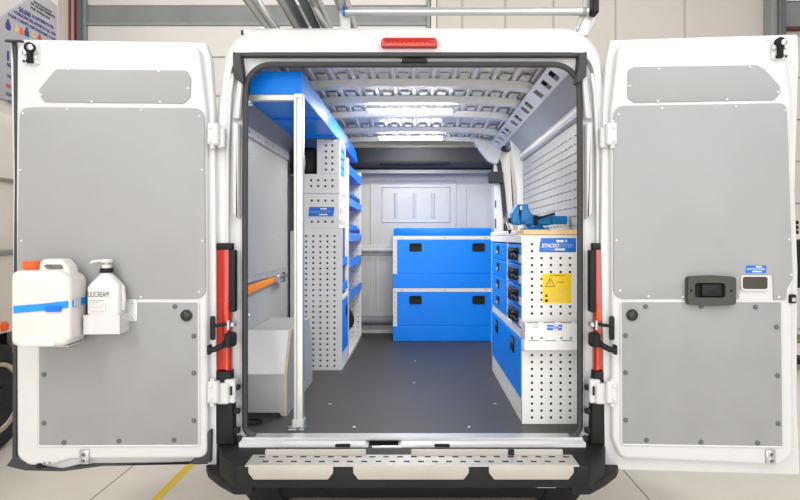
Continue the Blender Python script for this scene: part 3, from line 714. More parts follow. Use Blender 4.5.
# bezel as a ring: four bars round the recess
um, uM, zm, zM = q0[0], q1[0], q0[1], q1[1]
ringo = hp; inn = fillet(rect(r0[0], r0[1], r1[0], r1[1]), 0.012, 5)
def ring_plate(mb, outer, inner_, y0, y1, m, n=64, back=False, sh_=0.965, ch=0.006):
    def resample(poly, c):
        P_ = [Vector(p) for p in poly]; out = []
        for k in range(n):
            a = 2*math.pi*k/n; d = Vector((math.cos(a), math.sin(a))); best = 0
            for i in range(len(P_)):
                A, B = P_[i]-c, P_[(i+1) % len(P_)]-c; e = B-A; den = d.x*e.y-d.y*e.x
                if abs(den) < 1e-12: continue
                t = (A.x*e.y-A.y*e.x)/den; s_ = (A.x*d.y-A.y*d.x)/den
                if t > 0 and -1e-6 <= s_ <= 1+1e-6: best = max(best, t)
            out.append(c+d*best)
        return out
    c = sum((Vector(p) for p in inner_), Vector((0, 0)))/len(inner_)
    o = resample(outer, c); i2 = resample(inner_, c)
    sh = [c+(p-c)*sh_ for p in o]
    L3 = [[(p.x, y1, p.y) for p in o], [(p.x, y0+ch, p.y) for p in o], [(p.x, y0, p.y) for p in sh], [(p.x, y0, p.y) for p in i2], [(p.x, y1, p.y) for p in i2]]
    if back: L3.append([(p.x, y1, p.y) for p in o])
    mb.loft(L3, m)
ring_plate(mb, ringo, inn, -0.034, -0.004, 'dark_plastic')
mb.prism(inn, (0, -0.012, 0), XA, ZA, (0, 0.01, 0), 'pit')
for px in (691, 731): u, z_ = P(px, 290.5); mb.lathe((u, -0.0335, z_), (0, -1, 0), [(0.006, 0), (0.006, 0.001)], 'pit', 14)
rh = door_obj(mb, 'handle_bezel', rd)
mb = MB(); a0, a1 = P(702, 297), P(723, 283.8); mb.prism(fillet(rect(a0[0], a0[1], a1[0], a1[1]), 0.006, 3), (0, -0.027, 0), XA, ZA, (0, 0.014, 0), 'black_plastic', 0.006, 3); door_obj(mb, 'door_handle', rd)
mb = MB(); a0, a1 = P(742.5, 289, -0.01), P(767.5, 276.8, -0.01)
ring_plate(mb, fillet(rect(a0[0]-0.008, a0[1]-0.008, a1[0]+0.008, a1[1]+0.008), 0.014, 4), fillet(rect(a0[0], a0[1], a1[0], a1[1]), 0.01, 4), -0.012, 0.0, 'paint')
mb.prism(fillet(rect(a0[0], a0[1], a1[0], a1[1]), 0.01, 4), (0, -0.008, 0), XA, ZA, (0, 0.006, 0), 'brown_glass'); door_obj(mb, 'inspection_window', rd)
mb = MB(); a0, a1 = P(745.5, 273, -0.007), P(766, 265.5, -0.007)
mb.prism(fillet([(a0[0], a0[1]), (a1[0], a0[1]), (a1[0]+0.002, a1[1]), (a0[0]+0.003, a1[1])], 0.003, 2), (0, -0.0072, 0), XA, ZA, (0, 0.0012, 0), 'sticker_blue')
text(mb, 'SYNCROSYSTEM', (a0[0]+0.006, -0.0074, a0[1]+0.013), XA, ZA, 0.010, 'white_print', width=a1[0]-a0[0]-0.012)
mb.box((a0[0]+0.045, -0.0078, a0[1]+0.026), (a0[0]+0.07, -0.007, a0[1]+0.031), 'white_print'); mb.box((a0[0]+0.03, -0.0078, a0[1]+0.004), (a0[0]+0.07, -0.007, a0[1]+0.009), 'white_print')
door_obj(mb, 'sticker', rd)
mb = MB(); u, z_ = RD.p(793, 299, -0.01); mb.box((u-0.014, -0.012, z_-0.02), (u+0.016, 0.02, z_+0.02), 'black_plastic', 0.004); mb.box((u-0.006, -0.016, z_-0.012), (u+0.01, -0.01, z_+0.006), 'alu', 0.002); door_obj(mb, 'side_latch', rd)

# ------------------------------------------------------------------ things on the left door
def wpt(D, u, y, z_):
    return D.R @ Vector((u, y, z_))+D.H
def place_door(o, D, u, y, z_):           # a top-level thing built in door-aligned axes
    o.location = wpt(D, u, y, z_); o.rotation_euler = (0, 0, D.R.to_euler().z)
    WORLD[o.name] = Vector((0, 0, 0)); return o
# jerrycan: local frame, origin at bottom centre, back at y=0
jc = thing('jerrycan', 'translucent white jerrycan with orange cap strapped to the left door', 'canister', (0, 0, 0))
JW, JD, JH = 0.250, 0.15, 0.322
uL, zB = LD.p(9.6, 347, -0.18)
JY = -0.03; ju = uL+JW/2; jz = zB
place_door(jc, LD, ju, JY, jz)
mb = MB()
sec = [(-JW/2+0.010, 0.0), (JW/2-0.03, 0.0), (JW/2, 0.030), (JW/2, JH-0.045), (JW/2-0.045, JH+0.048), (JW/2-0.16, JH+0.048), (JW/2-0.185, JH), (-JW/2+0.012, JH), (-JW/2, JH-0.03), (-JW/2, 0.012)]
sec_body = fillet([(-JW/2, 0), (JW/2-0.03, 0.0), (JW/2, 0.03), (JW/2, JH-0.035), (JW/2-0.05, JH), (-JW/2, JH)], [0.034, 0.03, 0.03, 0.045, 0.06, 0.036], 5)
mb.prism(sec_body, (0, -JD, 0), XA, ZA, (0, JD, 0), 'can_plastic', 0.022, 4, back=True)
mb.prism(fillet([(-JW/2+0.03, 0.002), (JW/2-0.06, 0.002), (JW/2-0.075, 0.045), (-JW/2+0.05, 0.045)], 0.012, 3), (0, -JD-0.003, 0), XA, ZA, (0, 0.02, 0), 'can_plastic', 0.004)
mb.build('can_body', jc)
yc = -JD/2
mb = MB()
hx = lambda a: -JW/2+a
outp = fillet([(hx(0.092), JH-0.02), (hx(0.098), JH+0.035), (hx(0.115), JH+0.048), (hx(0.195), JH+0.048), (hx(0.222), JH+0.015), (hx(0.234), JH-0.03), (hx(0.22), JH-0.045), (hx(0.12), JH-0.03)], 0.02, 4)
innp = fillet([(hx(0.118), JH+0.010), (hx(0.118), JH+0.024), (hx(0.190), JH+0.024), (hx(0.203), JH+0.002), (hx(0.13), JH+0.002)], 0.008, 3)
ring_plate(mb, outp, innp, yc-0.032, yc+0.032, 'can_plastic', 80, True, 0.93, 0.012)
mb.build('handle', jc)
mb = MB(); cx_ = -JW/2+0.050
mb.lathe((cx_, yc, JH-0.005), (0, 0, 1), [(0.03, 0), (0.03, 0.010), (0.034, 0.010), (0.035, 0.012), (0.035, 0.040), (0.032, 0.044), (0.01, 0.044)], 'orange_plastic', 24)
for k in range(20):
    a = 2*math.pi*k/20; mb.cyl((cx_+0.035*math.cos(a), yc+0.035*math.sin(a), JH+0.010), (cx_+0.035*math.cos(a), yc+0.035*math.sin(a), JH+0.034), 0.0022, 'orange_plastic', 6)
mb.build('screw_cap', jc)
# shelf bracket under the jerrycan
jb = thing('canister_bracket', 'small white folded steel bracket carrying the jerrycan on the left door', 'bracket', (0, 0, 0)); place_door(jb, LD, ju+0.01, -0.006, jz-0.004)
mb = MB(); mb.box((-0.085, -0.135, -0.003), (0.085, -0.002, 0.0), 'perf_white'); mb.build('shelf_plate', jb)
mb = MB(); mb.box((-0.085, -0.004, 0.0), (0.085, -0.001, 0.06), 'perf_white', 0.001); mb.build('back_flange', jb)
# blue strap round the jerrycan with its buckle
st = thing('retaining_strap', 'bright blue webbing strap with buckle around the jerrycan', 'strap', (0, 0, 0)); place_door(st, LD, ju, JY, jz)
mb = MB(); zc = 0.158
path = [(-JW/2-0.003, 0.02), (-JW/2-0.004, -JD+0.02), (-JW/2+0.02, -JD-0.004), (0.02, -JD-0.004), (JW/2-0.04, -JD-0.004), (JW/2-0.015, -JD-0.002), (JW/2+0.004, -JD+0.022), (JW/2+0.004, -0.02), (JW/2+0.006, 0.02)]
zz = [0.0, 0, 0.0, 0.010, 0.018, 0.020, 0.022, 0.026, 0.028]
rings = []
for (a, b), dz in zip(path, zz):
    k = 1.03 if True else 1
    rings.append([Vector((a, b, zc+dz-0.015)), Vector((a, b, zc+dz+0.015)), Vector((a*0.985, b*0.985, zc+dz+0.015)), Vector((a*0.985, b*0.985, zc+dz-0.015))])
mb.loft(rings, 'strap_blue'); mb.build('webbing', st)
mb = MB(); mb.box((JW/2-0.10, -JD-0.012, zc-0.010), (JW/2-0.035, -JD-0.003, zc+0.014), 'deep_blue', 0.003); mb.build('strap_tail', st)
mb = MB(); mb.prism(rect(-0.02, -0.016, 0.022, 0.016), (JW/2+0.009, -JD*0.72, zc+0.024), (0.16, 0.98, 0), ZA, (-0.006, 0.001, 0), 'steel', 0.002); mb.build('buckle', st)
# hand cream bottle in its holder
hb = thing('bottle_holder', 'small white steel holder with screw tab on the left door, below the pump bottle', 'holder', (0, 0, 0))
BW, BD = 0.142, 0.080
uL2, zB2 = LD.p(86.5, 335.5, -0.125); bu = uL2+BW/2-0.018; bz_ = zB2
place_door(hb, LD, bu, -0.006, bz_)
mb = MB(); hw_ = BW/2+0.008
for a, b in (((-hw_, -BD-0.016, 0), (hw_, -BD-0.013, 0.085)), ((-hw_, -BD-0.016, 0), (-hw_+0.003, 0, 0.085)), ((hw_-0.003, -BD-0.016, 0), (hw_, 0, 0.085)), ((-hw_, -BD-0.016, 0), (hw_, 0, 0.003)), ((-hw_, -0.003, 0), (hw_, 0, 0.13))):
    mb.box(a, b, 'paint', 0.001)
mb.build('tray', hb)
mb = MB(); mb.prism(fillet(rect(hw_-0.002, 0.045, hw_+0.036, 0.145), 0.008, 3), (0, -0.004, 0), XA, ZA, (0, 0.004, 0), 'paint', 0.001)
for zz_ in (0.06, 0.13): mb.lathe((hw_+0.018, -0.004, zz_), (0, -1, 0), [(0.006, 0), (0.006, 0.003), (0.003, 0.004)], 'steel', 12)
mb.build('screw_tab', hb)
so = thing('pump_bottle', 'white hand cream pump bottle with black collar in the holder on the left door', 'bottle', (0, 0, 0)); place_door(so, LD, bu, -0.006-0.004, bz_+0.004)
mb = MB(); yb = -BD/2-0.004
shp = [(BW/2, 0), (BW/2, 0.185), (BW/2-0.012, 0.215), (0.032, 0.262), (0.026, 0.27), (0.026, 0.282)]
def rrect(hx, hy, r, z_, n=5):
    out = []
    for cx2, cy2, a0 in ((hx-r, hy-r, 0), (-hx+r, hy-r, 90), (-hx+r, -hy+r, 180), (hx-r, -hy+r, 270)):
        for j in range(n+1):
            a = math.radians(a0+90*j/n); out.append((cx2+r*math.cos(a), yb+cy2+r*math.sin(a), z_))
    return out
HB = 0.275
loops = [rrect(BW/2-0.01, BD/2-0.01, 0.015, 0.0), rrect(BW/2, BD/2, 0.02, 0.008), rrect(BW/2, BD/2, 0.02, 0.20), rrect(BW/2-0.008, BD/2-0.006, 0.022, 0.216), rrect(0.032, 0.03, 0.028, 0.252), rrect(0.024, 0.024, 0.0235, 0.258), rrect(0.024, 0.024, 0.0235, 0.27)]
mb.loft(loops, 'bottle_plastic'); mb.face(loops[0][::-1], 'bottle_plastic'); mb.face(loops[-1], 'bottle_plastic')
mb.build('bottle_body', so)
mb = MB(); mb.tube([(BW/2-0.02, yb, 0.212), (BW/2-0.002, yb, 0.196), (BW/2+0.002, yb, 0.15), (BW/2-0.002, yb, 0.098)], 0.011, 'bottle_plastic', 10); mb.build('grip', so)
mb = MB(); mb.lathe((0, yb, 0.264), (0, 0, 1), [(0.027, 0), (0.028, 0.002), (0.028, 0.018), (0.024, 0.021)], 'black_plastic', 24); mb.build('collar', so)
mb = MB(); mb.lathe((0, yb, 0.284), (0, 0, 1), [(0.020, 0), (0.019, 0.016), (0.009, 0.018), (0.009, 0.024), (0.024, 0.026), (0.026, 0.034), (0.02, 0.040), (0.004, 0.041)], 'bottle_plastic', 24)
mb.tube([(0, yb, 0.317), (-0.035, yb, 0.317), (-0.062, yb, 0.312), (-0.068, yb, 0.306)], 0.006, 'bottle_plastic', 10); mb.build('pump', so)
mb = MB(); yf = yb-BD/2-0.0005
mb.box((-BW/2+0.010, yf-0.0006, 0.088), (BW/2-0.025, yf+0.002, 0.19), 'bottle_plastic')
text(mb, 'ULICREAM', (-BW/2+0.010, yf-0.0008, 0.160), XA, ZA, 0.024, 'black_print', width=0.088, bold=0.0)
for k, (a, b) in enumerate(((0.02, 0.075), (0.02, 0.055))): mb.box((-BW/2+a-0.004, yf-0.0014, 0.143-0.009*k), (-BW/2+b, yf-0.0006, 0.146-0.009*k), 'grey_print')
for a, b in (((0.016, 0.102), (0.085, 0.103)), ((0.016, 0.125), (0.085, 0.126)), ((0.016, 0.102), (0.017, 0.126)), ((0.084, 0.102), (0.085, 0.126)), ((0.02, 0.115), (0.075, 0.117)), ((0.02, 0.094), (0.08, 0.096))):
    mb.box((-BW/2+a[0], yf-0.0014, a[1]), (-BW/2+b[0], yf-0.0006, b[1]), 'grey_print')
mb.build('label', so)

# ------------------------------------------------------------------ inside the van, left side
FZ = 0.54
# wheel arch box
wa = thing('wheel_arch_box', 'white and grey faced box over the left wheel arch, behind the post', 'box', (-0.79, 0.7, FZ))
xi = -0.668; xo = -0.902; y0, y1 = 0.35, 1.12; zt = 0.975; zm = 0.762
mb = MB(); mb.prism([(y0, FZ), (y0, zm), (y0+0.12, zt), (y1-0.12, zt), (y1, zm), (y1, FZ)], (xi, 0, 0), YA, ZA, (xo-xi, 0, 0), 'lining_grey'); mb.build('cover', wa)
mb = MB(); d_ = 0.004
mb.face([(xo, y0-d_, zm), (xi-0.012, y0-d_, zm), (xi-0.012, y0+0.12-d_, zt+0.002), (xo, y0+0.12-d_, zt+0.002)], 'white_board')
mb.face([(xo, y0-d_+0.003, zm), (xi-0.012, y0-d_+0.003, zm), (xi-0.012, y0+0.12-d_+0.003, zt+0.002), (xo, y0+0.12-d_+0.003, zt+0.002)], 'white_board'); mb.build('slanted_front_panel', wa)
mb = MB(); mb.prism([(y0-0.004, FZ+0.001), (y0-0.004, zm), (y0+0.116, zt+0.002), (y1-0.12, zt+0.002), (y1, zm), (y1, FZ+0.001)], (xi+0.001, 0, 0), YA, ZA, (-0.012, 0, 0), 'ply_edge')
mb.prism([(y0+0.0, FZ+0.001), (y0+0.0, zm), (y0+0.12, zt+0.001), (y1-0.12, zt+0.001), (y1, zm), (y1, FZ+0.001)], (xi+0.003, 0, 0), YA, ZA, (-0.003, 0, 0), 'lining_grey'); mb.build('side_panel', wa)
tag(MB().tube([(-0.86+0.10*math.cos(a)*0.6+0.03, 0.235+0.04*math.sin(a), FZ+0.008) for a in [2*math.pi*k/18 for k in range(18)]], 0.006, 'black_plastic', 8, closed=True).build('lashing_ring', base=(-0.83, 0.235, FZ)), 'black lashing ring lying on the van floor in front of the wheel arch box', 'ring')
# post with its cross bar
po = thing('support_post', 'slim white aluminium post with cross bar under the front of the blue shelf', 'post', (-0.562, 0.15, FZ))
mb = MB(); mb.prism(fillet(rect(-0.586, 0.128, -0.538, 0.172), 0.008, 3), (0, 0, FZ+0.012), XA, YA, (0, 0, 2.188-FZ-0.012), 'alu'); mb.box((-0.570, 0.124, FZ+0.02), (-0.567, 0.129, 2.17), 'frame_grey'); mb.build('upright', po)
mb = MB(); mb.box((-0.83, 0.135, 2.155), (-0.54, 0.165, 2.188), 'alu', 0.005); mb.lathe((-0.558, 0.127, 2.17), (0, -1, 0), [(0.008, 0), (0.008, 0.004), (0.004, 0.006)], 'steel', 12); mb.build('cross_bar', po)
mb = MB(); mb.tube([(-0.80, 0.14, 2.155), (-0.79, 0.135, 2.135), (-0.81, 0.13, 2.13), (-0.825, 0.13, 2.145)], 0.008, 'steel', 8); mb.lathe((-0.812, 0.128, 2.145), (0, -1, 0), [(0.016, 0), (0.016, 0.006), (0.008, 0.01)], 'steel', 16); mb.build('wall_clamp', po)
mb = MB(); mb.box((-0.61, 0.11, FZ), (-0.53, 0.19, FZ+0.006), 'steel', 0.002); mb.lathe((-0.60, 0.122, FZ+0.006), (0, 0, 1), [(0.010, 0), (0.010, 0.012), (0.004, 0.013)], 'steel', 6); mb.lathe((-0.56, 0.115, FZ+0.006), (0, 0, 1), [(0.010, 0), (0.010, 0.014), (0.004, 0.015)], 'steel', 6); mb.box((-0.592, 0.122, FZ+0.006), (-0.532, 0.178, FZ+0.05), 'alu', 0.004); mb.build('foot', po)
# blue overhead shelf
os_ = thing('overhead_shelf', 'long blue steel shelf under the roof along the left wall', 'shelf', (-0.7, 1.5, 2.2))
zs0, zs1, xs0, xs1, ys0, ys1 = 2.19, 2.302, -0.86, X_(302, 0.15), 0.15, 2.9
mb = MB(); fp = fillet([(xs0+0.055, zs0), (xs1, zs0), (xs1, zs1), (X_(261, 0.15), zs1), (X_(252, 0.15), Z_(79, 0.15)), (X_(250, 0.15), Z_(85, 0.15))], [0, 0, 0.003, 0.02, 0.04, 0.02], 4)
mb.prism(fp, (0, ys0, 0), XA, ZA, (0, 0.003, 0), 'blue'); mb.build('front_lip', os_)
mb = MB(); mb.box((xs0, ys0+0.003, zs0), (xs1, ys1, zs0+0.003), 'blue')
for yy in (0.75, 1.35, 1.95, 2.5): mb.box((xs0+0.02, yy, zs0-0.012), (xs1-0.02, yy+0.03, zs0), 'blue', 0.002)
mb.build('shelf_plate', os_)
mb = MB()
lp = [(zs0, xs1), (zs0+0.03, xs1), (zs1, xs1-0.004)]
rings = [[Vector((xs1-0.0, y_, zs0)), Vector((xs1, y_, zs0+0.02)), Vector((xs1-0.002, y_, zt_)), Vector((xs1-0.006, y_, zt_)), Vector((xs1-0.004, y_, zs0))] for y_, zt_ in ((ys0+0.003, zs1), (2.6, zs1), (2.8, zs1-0.03), (ys1, zs0+0.03))]
mb.loft(rings, 'blue'); mb.tube([(xs1-0.002, ys0+0.004, zs0+0.002), (xs1-0.002, ys1, zs0+0.002)], 0.005, 'blue', 8); mb.build('side_lip', os_)
# near storage rack
RY0, RY1 = 1.46, 1.82
rx1 = X_(342, RY0)
rk = thing('storage_rack', 'tall white perforated storage rack with blue flap door, left side behind the post', 'rack', (-0.7, 1.64, FZ))
zt0 = Z_(228, RY0)
mb = MB(); x0 = X_(303, RY0); W_ = rx1-x0; H_ = zt0-FZ
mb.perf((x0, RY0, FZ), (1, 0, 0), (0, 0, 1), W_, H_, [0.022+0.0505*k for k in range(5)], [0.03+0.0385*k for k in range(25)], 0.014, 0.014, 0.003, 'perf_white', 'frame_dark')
mb.box((x0+0.01, RY0+0.012, FZ+0.01), (rx1-0.03, RY0+0.016, zt0-0.01), 'rubber_and_shade')  # dark sheet behind the holes stands in for the rack's shaded inside
mb.box((x0-0.10, RY0+0.04, FZ), (x0, RY0+0.043, zt0-0.02), 'perf_grey')
mb.build('end_panel', rk)
mb = MB(); mb.box((rx1-0.02, RY0+0.003, FZ), (rx1-0.002, RY0+0.04, zt0), 'perf_white'); mb.box((rx1-0.02, RY1-0.03, FZ), (rx1-0.002, RY1, zt0), 'perf_white')
mb.box((x0, RY1-0.003, FZ), (rx1, RY1, 2.1), 'perf_grey'); mb.box((x0, RY0, FZ), (x0+0.003, RY1, zt0), 'perf_grey'); mb.build('frame', rk)
for zz_, nm in ((1.28, 0), (1.10, 0)):
    mb = MB(); mb.box((x0+0.004, RY0+0.005, zz_), (rx1, RY1-0.004, zz_+0.004), 'blue'); mb.box((rx1-0.003, RY0+0.04, zz_), (rx1, RY1-0.03, zz_+0.06), 'blue', 0.001); mb.build('shelf', rk)
mb = MB(); mb.box((x0+0.004, RY0+0.004, 1.035), (rx1+0.001, RY1, 1.065), 'perf_white', 0.002); mb.build('cross_rail', rk)
mb = MB(); mb.box((rx1-0.004, RY0+0.004, FZ), (rx1, RY1, 0.66), 'perf_white', 0.001); mb.build('kick_plate', rk)
mb = MB(); mb.box((rx1-0.014, RY0+0.012, 0.66), (rx1+0.002, RY1-0.012, 1.032), 'blue', 0.002)
dr = mb.build('flap_door', rk)
mb = MB(); mb.box((rx1+0.001, RY0+0.20, 0.90), (rx1+0.006, RY0+0.28, 0.98), 'black_plastic', 0.003, 2); mb.box((rx1+0.004, RY0+0.215, 0.915), (rx1+0.008, RY0+0.265, 0.95), 'pit', 0.002); mb.build('handle', dr)
# perforated cases stacked on top of the end panel
def perf_case(x0, x1, z0, z1, cols, rows, nm, ycut=RY1, big=True):
    mb = MB(); W_ = x1-x0; H_ = z1-z0
    mb.perf((x0, RY0, z0), (1, 0, 0), (0, 0, 1), W_, H_, [W_*(c+0.0) for c in cols], [H_*r for r in rows], 0.015, 0.015, 0.003, 'perf_white', 'frame_dark')
    D_ = ycut-RY0
    n = 4; m_ = max(1, round(H_/0.075))
    mb.perf((x1, RY0+0.002, z0), (0, 1, 0), (0, 0, 1), D_, H_, [D_*(0.14+0.24*k) for k in range(n)], [H_*(k+0.5)/m_ for k in range(m_)], 0.05, 0.042, 0.003, 'perf_white')
    mb.box((x0+0.01, RY0+0.012, z0+0.005), (x1-0.05, RY0+0.016, z1-0.005), 'rubber_and_shade'); mb.box((x0+0.02, RY0+0.06, z0+0.01), (x1-0.03, ycut-0.02, z1-0.02), 'rubber_and_shade')  # dark sheet and block added as painted shade inside the tier
    mb.box((x0, RY0, z0), (x0+0.003, ycut, z1), 'perf_white'); mb.box((x0, ycut-0.003, z0), (x1, ycut, z1), 'perf_white')
    mb.box((x0, RY0+0.003, z0), (x1, ycut, z0+0.003), 'perf_white'); mb.box((x0, RY0+0.003, z1-0.003), (x1, ycut, z1), 'perf_white')
    return mb.build(nm, rk)
xa, xb = X_(304, RY0), X_(339.5, RY0)
c1 = perf_case(xa, xb, Z_(228, RY0)+0.001, Z_(193.8, RY0), [0.22, 0.4, 0.6, 0.8], [0.18, 0.52, 0.80], 'perforated_tier')
perf_case(xa, xb, Z_(193.4, RY0), Z_(174, RY0), [0.2, 0.4, 0.6, 0.8], [0.38, 0.68], 'perforated_tier')
xc = X_(317, RY0)
mb = MB(); H_ = 2.183-Z_(173.8, RY0); W_ = xb-xc; z0 = Z_(173.8, RY0)
mb.perf((xc, RY0, z0), (1, 0, 0), (0, 0, 1), W_, H_, [W_*0.40, W_*0.68], [0.03+0.043*k for k in range(6)], 0.015, 0.015, 0.003, 'perf_white', 'frame_dark')
mb.box((xc+0.01, RY0+0.012, z0+0.005), (xb-0.02, RY0+0.016, z0+H_-0.01), 'rubber_and_shade'); mb.box((xb-0.003, RY0+0.003, z0), (xb, RY0+0.04, z0+H_), 'perf_white'); mb.box((xb-0.003, RY1-0.03, z0), (xb, RY1, z0+H_), 'perf_white'); mb.box((xb-0.003, RY0, z0+H_-0.02), (xb, RY1, z0+H_), 'perf_white'); mb.box((xc, RY0+0.003, z0), (xc+0.003, RY1, z0+H_), 'perf_white'); mb.build('upper_column', rk)  # first box: dark sheet imitating shade behind the column's holes
mb = MB()
for k in range(4): mb.box((xc+0.02, RY0+0.045, z0+0.006+0.062*k), (xb-0.006, RY1-0.035, z0+0.062+0.062*k), 'bin_blue', 0.004)
mb.build('insert_tray', rk)
mb = MB(); zl, zh = Z_(216.5, RY0), Z_(207, RY0); xl, xr = X_(308.5, RY0), X_(334, RY0)
mb.prism([(xl, zl), (xr-0.004, zl), (xr+0.003, zh), (xl+0.005, zh)], (0, RY0-0.0015, 0), XA, ZA, (0, 0.0015, 0), 'sticker_blue')
text(mb, 'SYNCROSYSTEM', (xl+0.012, RY0-0.0016, zl+0.026), XA, ZA, 0.016, 'light_print', width=0.15, shear=0.2)
mb.box((xl+0.085, RY0-0.0022, zl+0.050), (xl+0.13, RY0-0.001, zl+0.059), 'white_print'); mb.box((xl+0.075, RY0-0.0022, zl+0.009), (xl+0.135, RY0-0.001, zl+0.018), 'white_print')
mb.build('sticker', c1)
# dark tool bag hung behind the upper column
tb = thing('tool_bag', 'black tool bag with pale strap wedged beside the perforated column below the blue shelf', 'bag', (-0.80, 1.60, Z_(174, RY0)))
mb = MB(); mb.box((-0.88, 1.49, Z_(174, RY0)+0.0), (xc-0.008, 1.74, Z_(146, RY0)), 'black_plastic', 0.04, 4); mb.build('bag_body', tb)
mb = MB(); mb.tube([(-0.80, 1.485, Z_(172, RY0)), (-0.785, 1.478, Z_(163, RY0)), (-0.79, 1.478, Z_(156, RY0)), (-0.81, 1.485, Z_(149, RY0))], 0.010, 'perf_grey', 8); mb.build('strap', tb)
mb = MB(); mb.box((X_(304, RY0)-0.10, RY0+0.03, Z_(174, RY0)-0.006), (xc, RY1-0.01, Z_(174, RY0)-0.001), 'perf_grey'); mb.build('side_shelf', rk)
# far shelving unit with bins
SY0, SY1 = 1.86, 2.88
su = thing('shelving_unit', 'open shelving unit with blue shelf lips at the far left of the bay', 'shelving unit', (-0.7, 2.4, FZ))
sx0, sx1 = -0.89, X_(361.3, 2.88)
mb = MB(); H_ = 2.10-FZ; W_ = sx1-sx0
mb.perf((sx0, SY1, FZ), (1, 0, 0), (0, 0, 1), W_, H_, [W_-0.03-0.05*k for k in (4, 3, 2, 1, 0)], [0.05+0.048*k for k in range(31)], 0.014, 0.014, 0.003, 'perf_white', 'frame_dark'); mb.build('end_panel', su)
mb = MB(); mb.box((sx0, SY0, FZ), (sx1, SY0+0.003, 2.10), 'perf_grey'); mb.build('end_panel', su)
mb = MB(); mb.box((sx0, SY0, FZ), (sx0+0.004, SY1, 2.10), 'perf_grey'); mb.box((sx0, SY0+0.004, FZ), (sx1, SY1-0.004, FZ+0.02), 'perf_grey'); mb.build('back_panel', su)
lev = [1.98, 1.735, 1.455, 1.245, 0.99]
for zz_ in lev:
    mb = MB(); mb.box((sx0+0.005, SY0+0.004, zz_), (sx1-0.002, SY1-0.004, zz_+0.003), 'deep_blue'); mb.box((sx1-0.004, SY0+0.004, zz_), (sx1, SY1-0.004, zz_+(0.06 if zz_ in (1.735, 1.455) else 0.075)), 'blue', 0.001); mb.build('shelf', su)
def make_bin():
    t = thing('storage_bin', '', 'bin', (0, 0, 0))
    m_ = MB(); w_, d_, h_ = 0.150, 0.24, 0.138
    m_.box((-d_, -w_/2, 0), (0, w_/2, 0.004), 'bin_blue'); m_.box((-d_, -w_/2, 0.004), (-d_+0.004, w_/2, h_), 'bin_blue')
    for s in (-1, 1): m_.prism([(-d_, 0), (0, 0), (0.006, 0.10), (-0.03, h_), (-d_, h_)], (0, s*w_/2, 0), XA, ZA, (0, -s*0.003, 0), 'bin_blue')
    m_.prism([(0, 0.004), (0.006, 0.104), (0.002, 0.104), (-0.004, 0.004)], (0, -w_/2, 0), XA, ZA, (0, w_, 0), 'bin_blue')
    m_.box((0.0, -w_/2, 0.098), (0.010, w_/2, 0.106), 'bin_blue', 0.002)
    m_.build('bin_body', t)
    m_ = MB(); m_.prism(fillet(rect(-0.045, 0.066, 0.045, 0.090), 0.008, 3), (0.0085, 0, 0), YA, ZA, (-0.004, 0, 0), 'pit'); m_.build('label_slot', t)
    return t
b0 = make_bin(); first = True
ordn = ['nearest the rack', 'second from the rack', 'third from the rack', 'fourth from the rack', 'fifth from the rack', 'nearest the partition']
for zz_, rn in ((1.735, 'upper'), (1.455, 'lower')):
    for k in range(6):
        o = b0 if first else copy_tree(b0); first = False
        o.location = (sx1-0.018, SY0+0.09+0.166*k, zz_+0.0035)
        o['label'] = 'blue bin in the %s bin row of the shelving unit, %s' % (rn, ordn[k]); o['group'] = 'blue bins in the %s row' % rn
mb = MB(); mb.lathe((-0.62, 2.2, 0.80), (0, 1, 0), [(0.02, -0.06), (0.10, -0.05), (0.115, 0), (0.10, 0.05), (0.02, 0.06)], 'black_plastic', 24)
mb.box((-0.66, 2.14, FZ+0.02), (-0.58, 2.26, 0.80), 'black_plastic', 0.01)
tag(mb.build('cable_reel', base=(-0.62, 2.2, FZ+0.02)), 'round black reel on a stand at the bottom of the far left shelving', 'reel')
# orange ratchet strap on the left wall
rs = thing('ratchet_strap', 'orange ratchet strap stretched along the left wall below the lashing rail', 'strap', (-0.885, 0.75, 1.2))
mb = MB(); mb.prism([(0.13, 1.165), (0.62, 1.182), (0.95, 1.196), (1.33, 1.204), (1.33, 1.236), (0.95, 1.234), (0.62, 1.228), (0.13, 1.215)], (-0.886, 0, 0), YA, ZA, (-0.004, 0, 0), 'strap_orange', 0.001); mb.build('webbing', rs)
mb = MB(); mb.box((-0.895, 1.0, 1.195), (-0.86, 1.22, 1.245), 'steel', 0.006); mb.cyl((-0.862, 1.02, 1.19), (-0.862, 1.02, 1.255), 0.012, 'steel', 12); mb.cyl((-0.862, 1.16, 1.19), (-0.862, 1.16, 1.255), 0.010, 'frame_dark', 12); mb.box((-0.86, 1.04, 1.22), (-0.85, 1.22, 1.235), 'frame_dark', 0.003); mb.build('ratchet_buckle', rs)

# ------------------------------------------------------------------ drawer chest against the partition
CYF = 2.67
ch = thing('drawer_chest', 'wide blue two-flap tool chest in white frame against the partition', 'chest', (0.23, 2.9, FZ))
zx = lambda py: Z_(py, CYF)
x0 = X_(393, CYF); x1 = 0.70; xst = X_(397, CYF)
mb = MB()
mb.box((x0+0.002, CYF+0.02, FZ), (x1, 3.09, zx(229)), 'perf_grey', 0.002)
mb.perf((x0, CYF, FZ), (1, 0, 0), (0, 0, 1), xst-x0, zx(236)-FZ, [(xst-x0)*0.5], [0.03+0.046*k for k in range(20)], 0.010, 0.012, 0.003, 'perf_white', 'frame_dark')
for a, b in ((239.5, 236), (292, 288)): mb.box((x0, CYF-0.002, zx(a)), (x1, CYF+0.02, zx(b)), 'perf_white', 0.002)
for a in (237.7, 290):
    for px in (402, 445, 486): mb.lathe((X_(px, CYF), CYF-0.002, zx(a)), (0, -1, 0), [(0.006, 0), (0.004, 0.003)], 'frame_grey', 10)
mb.build('frame', ch)
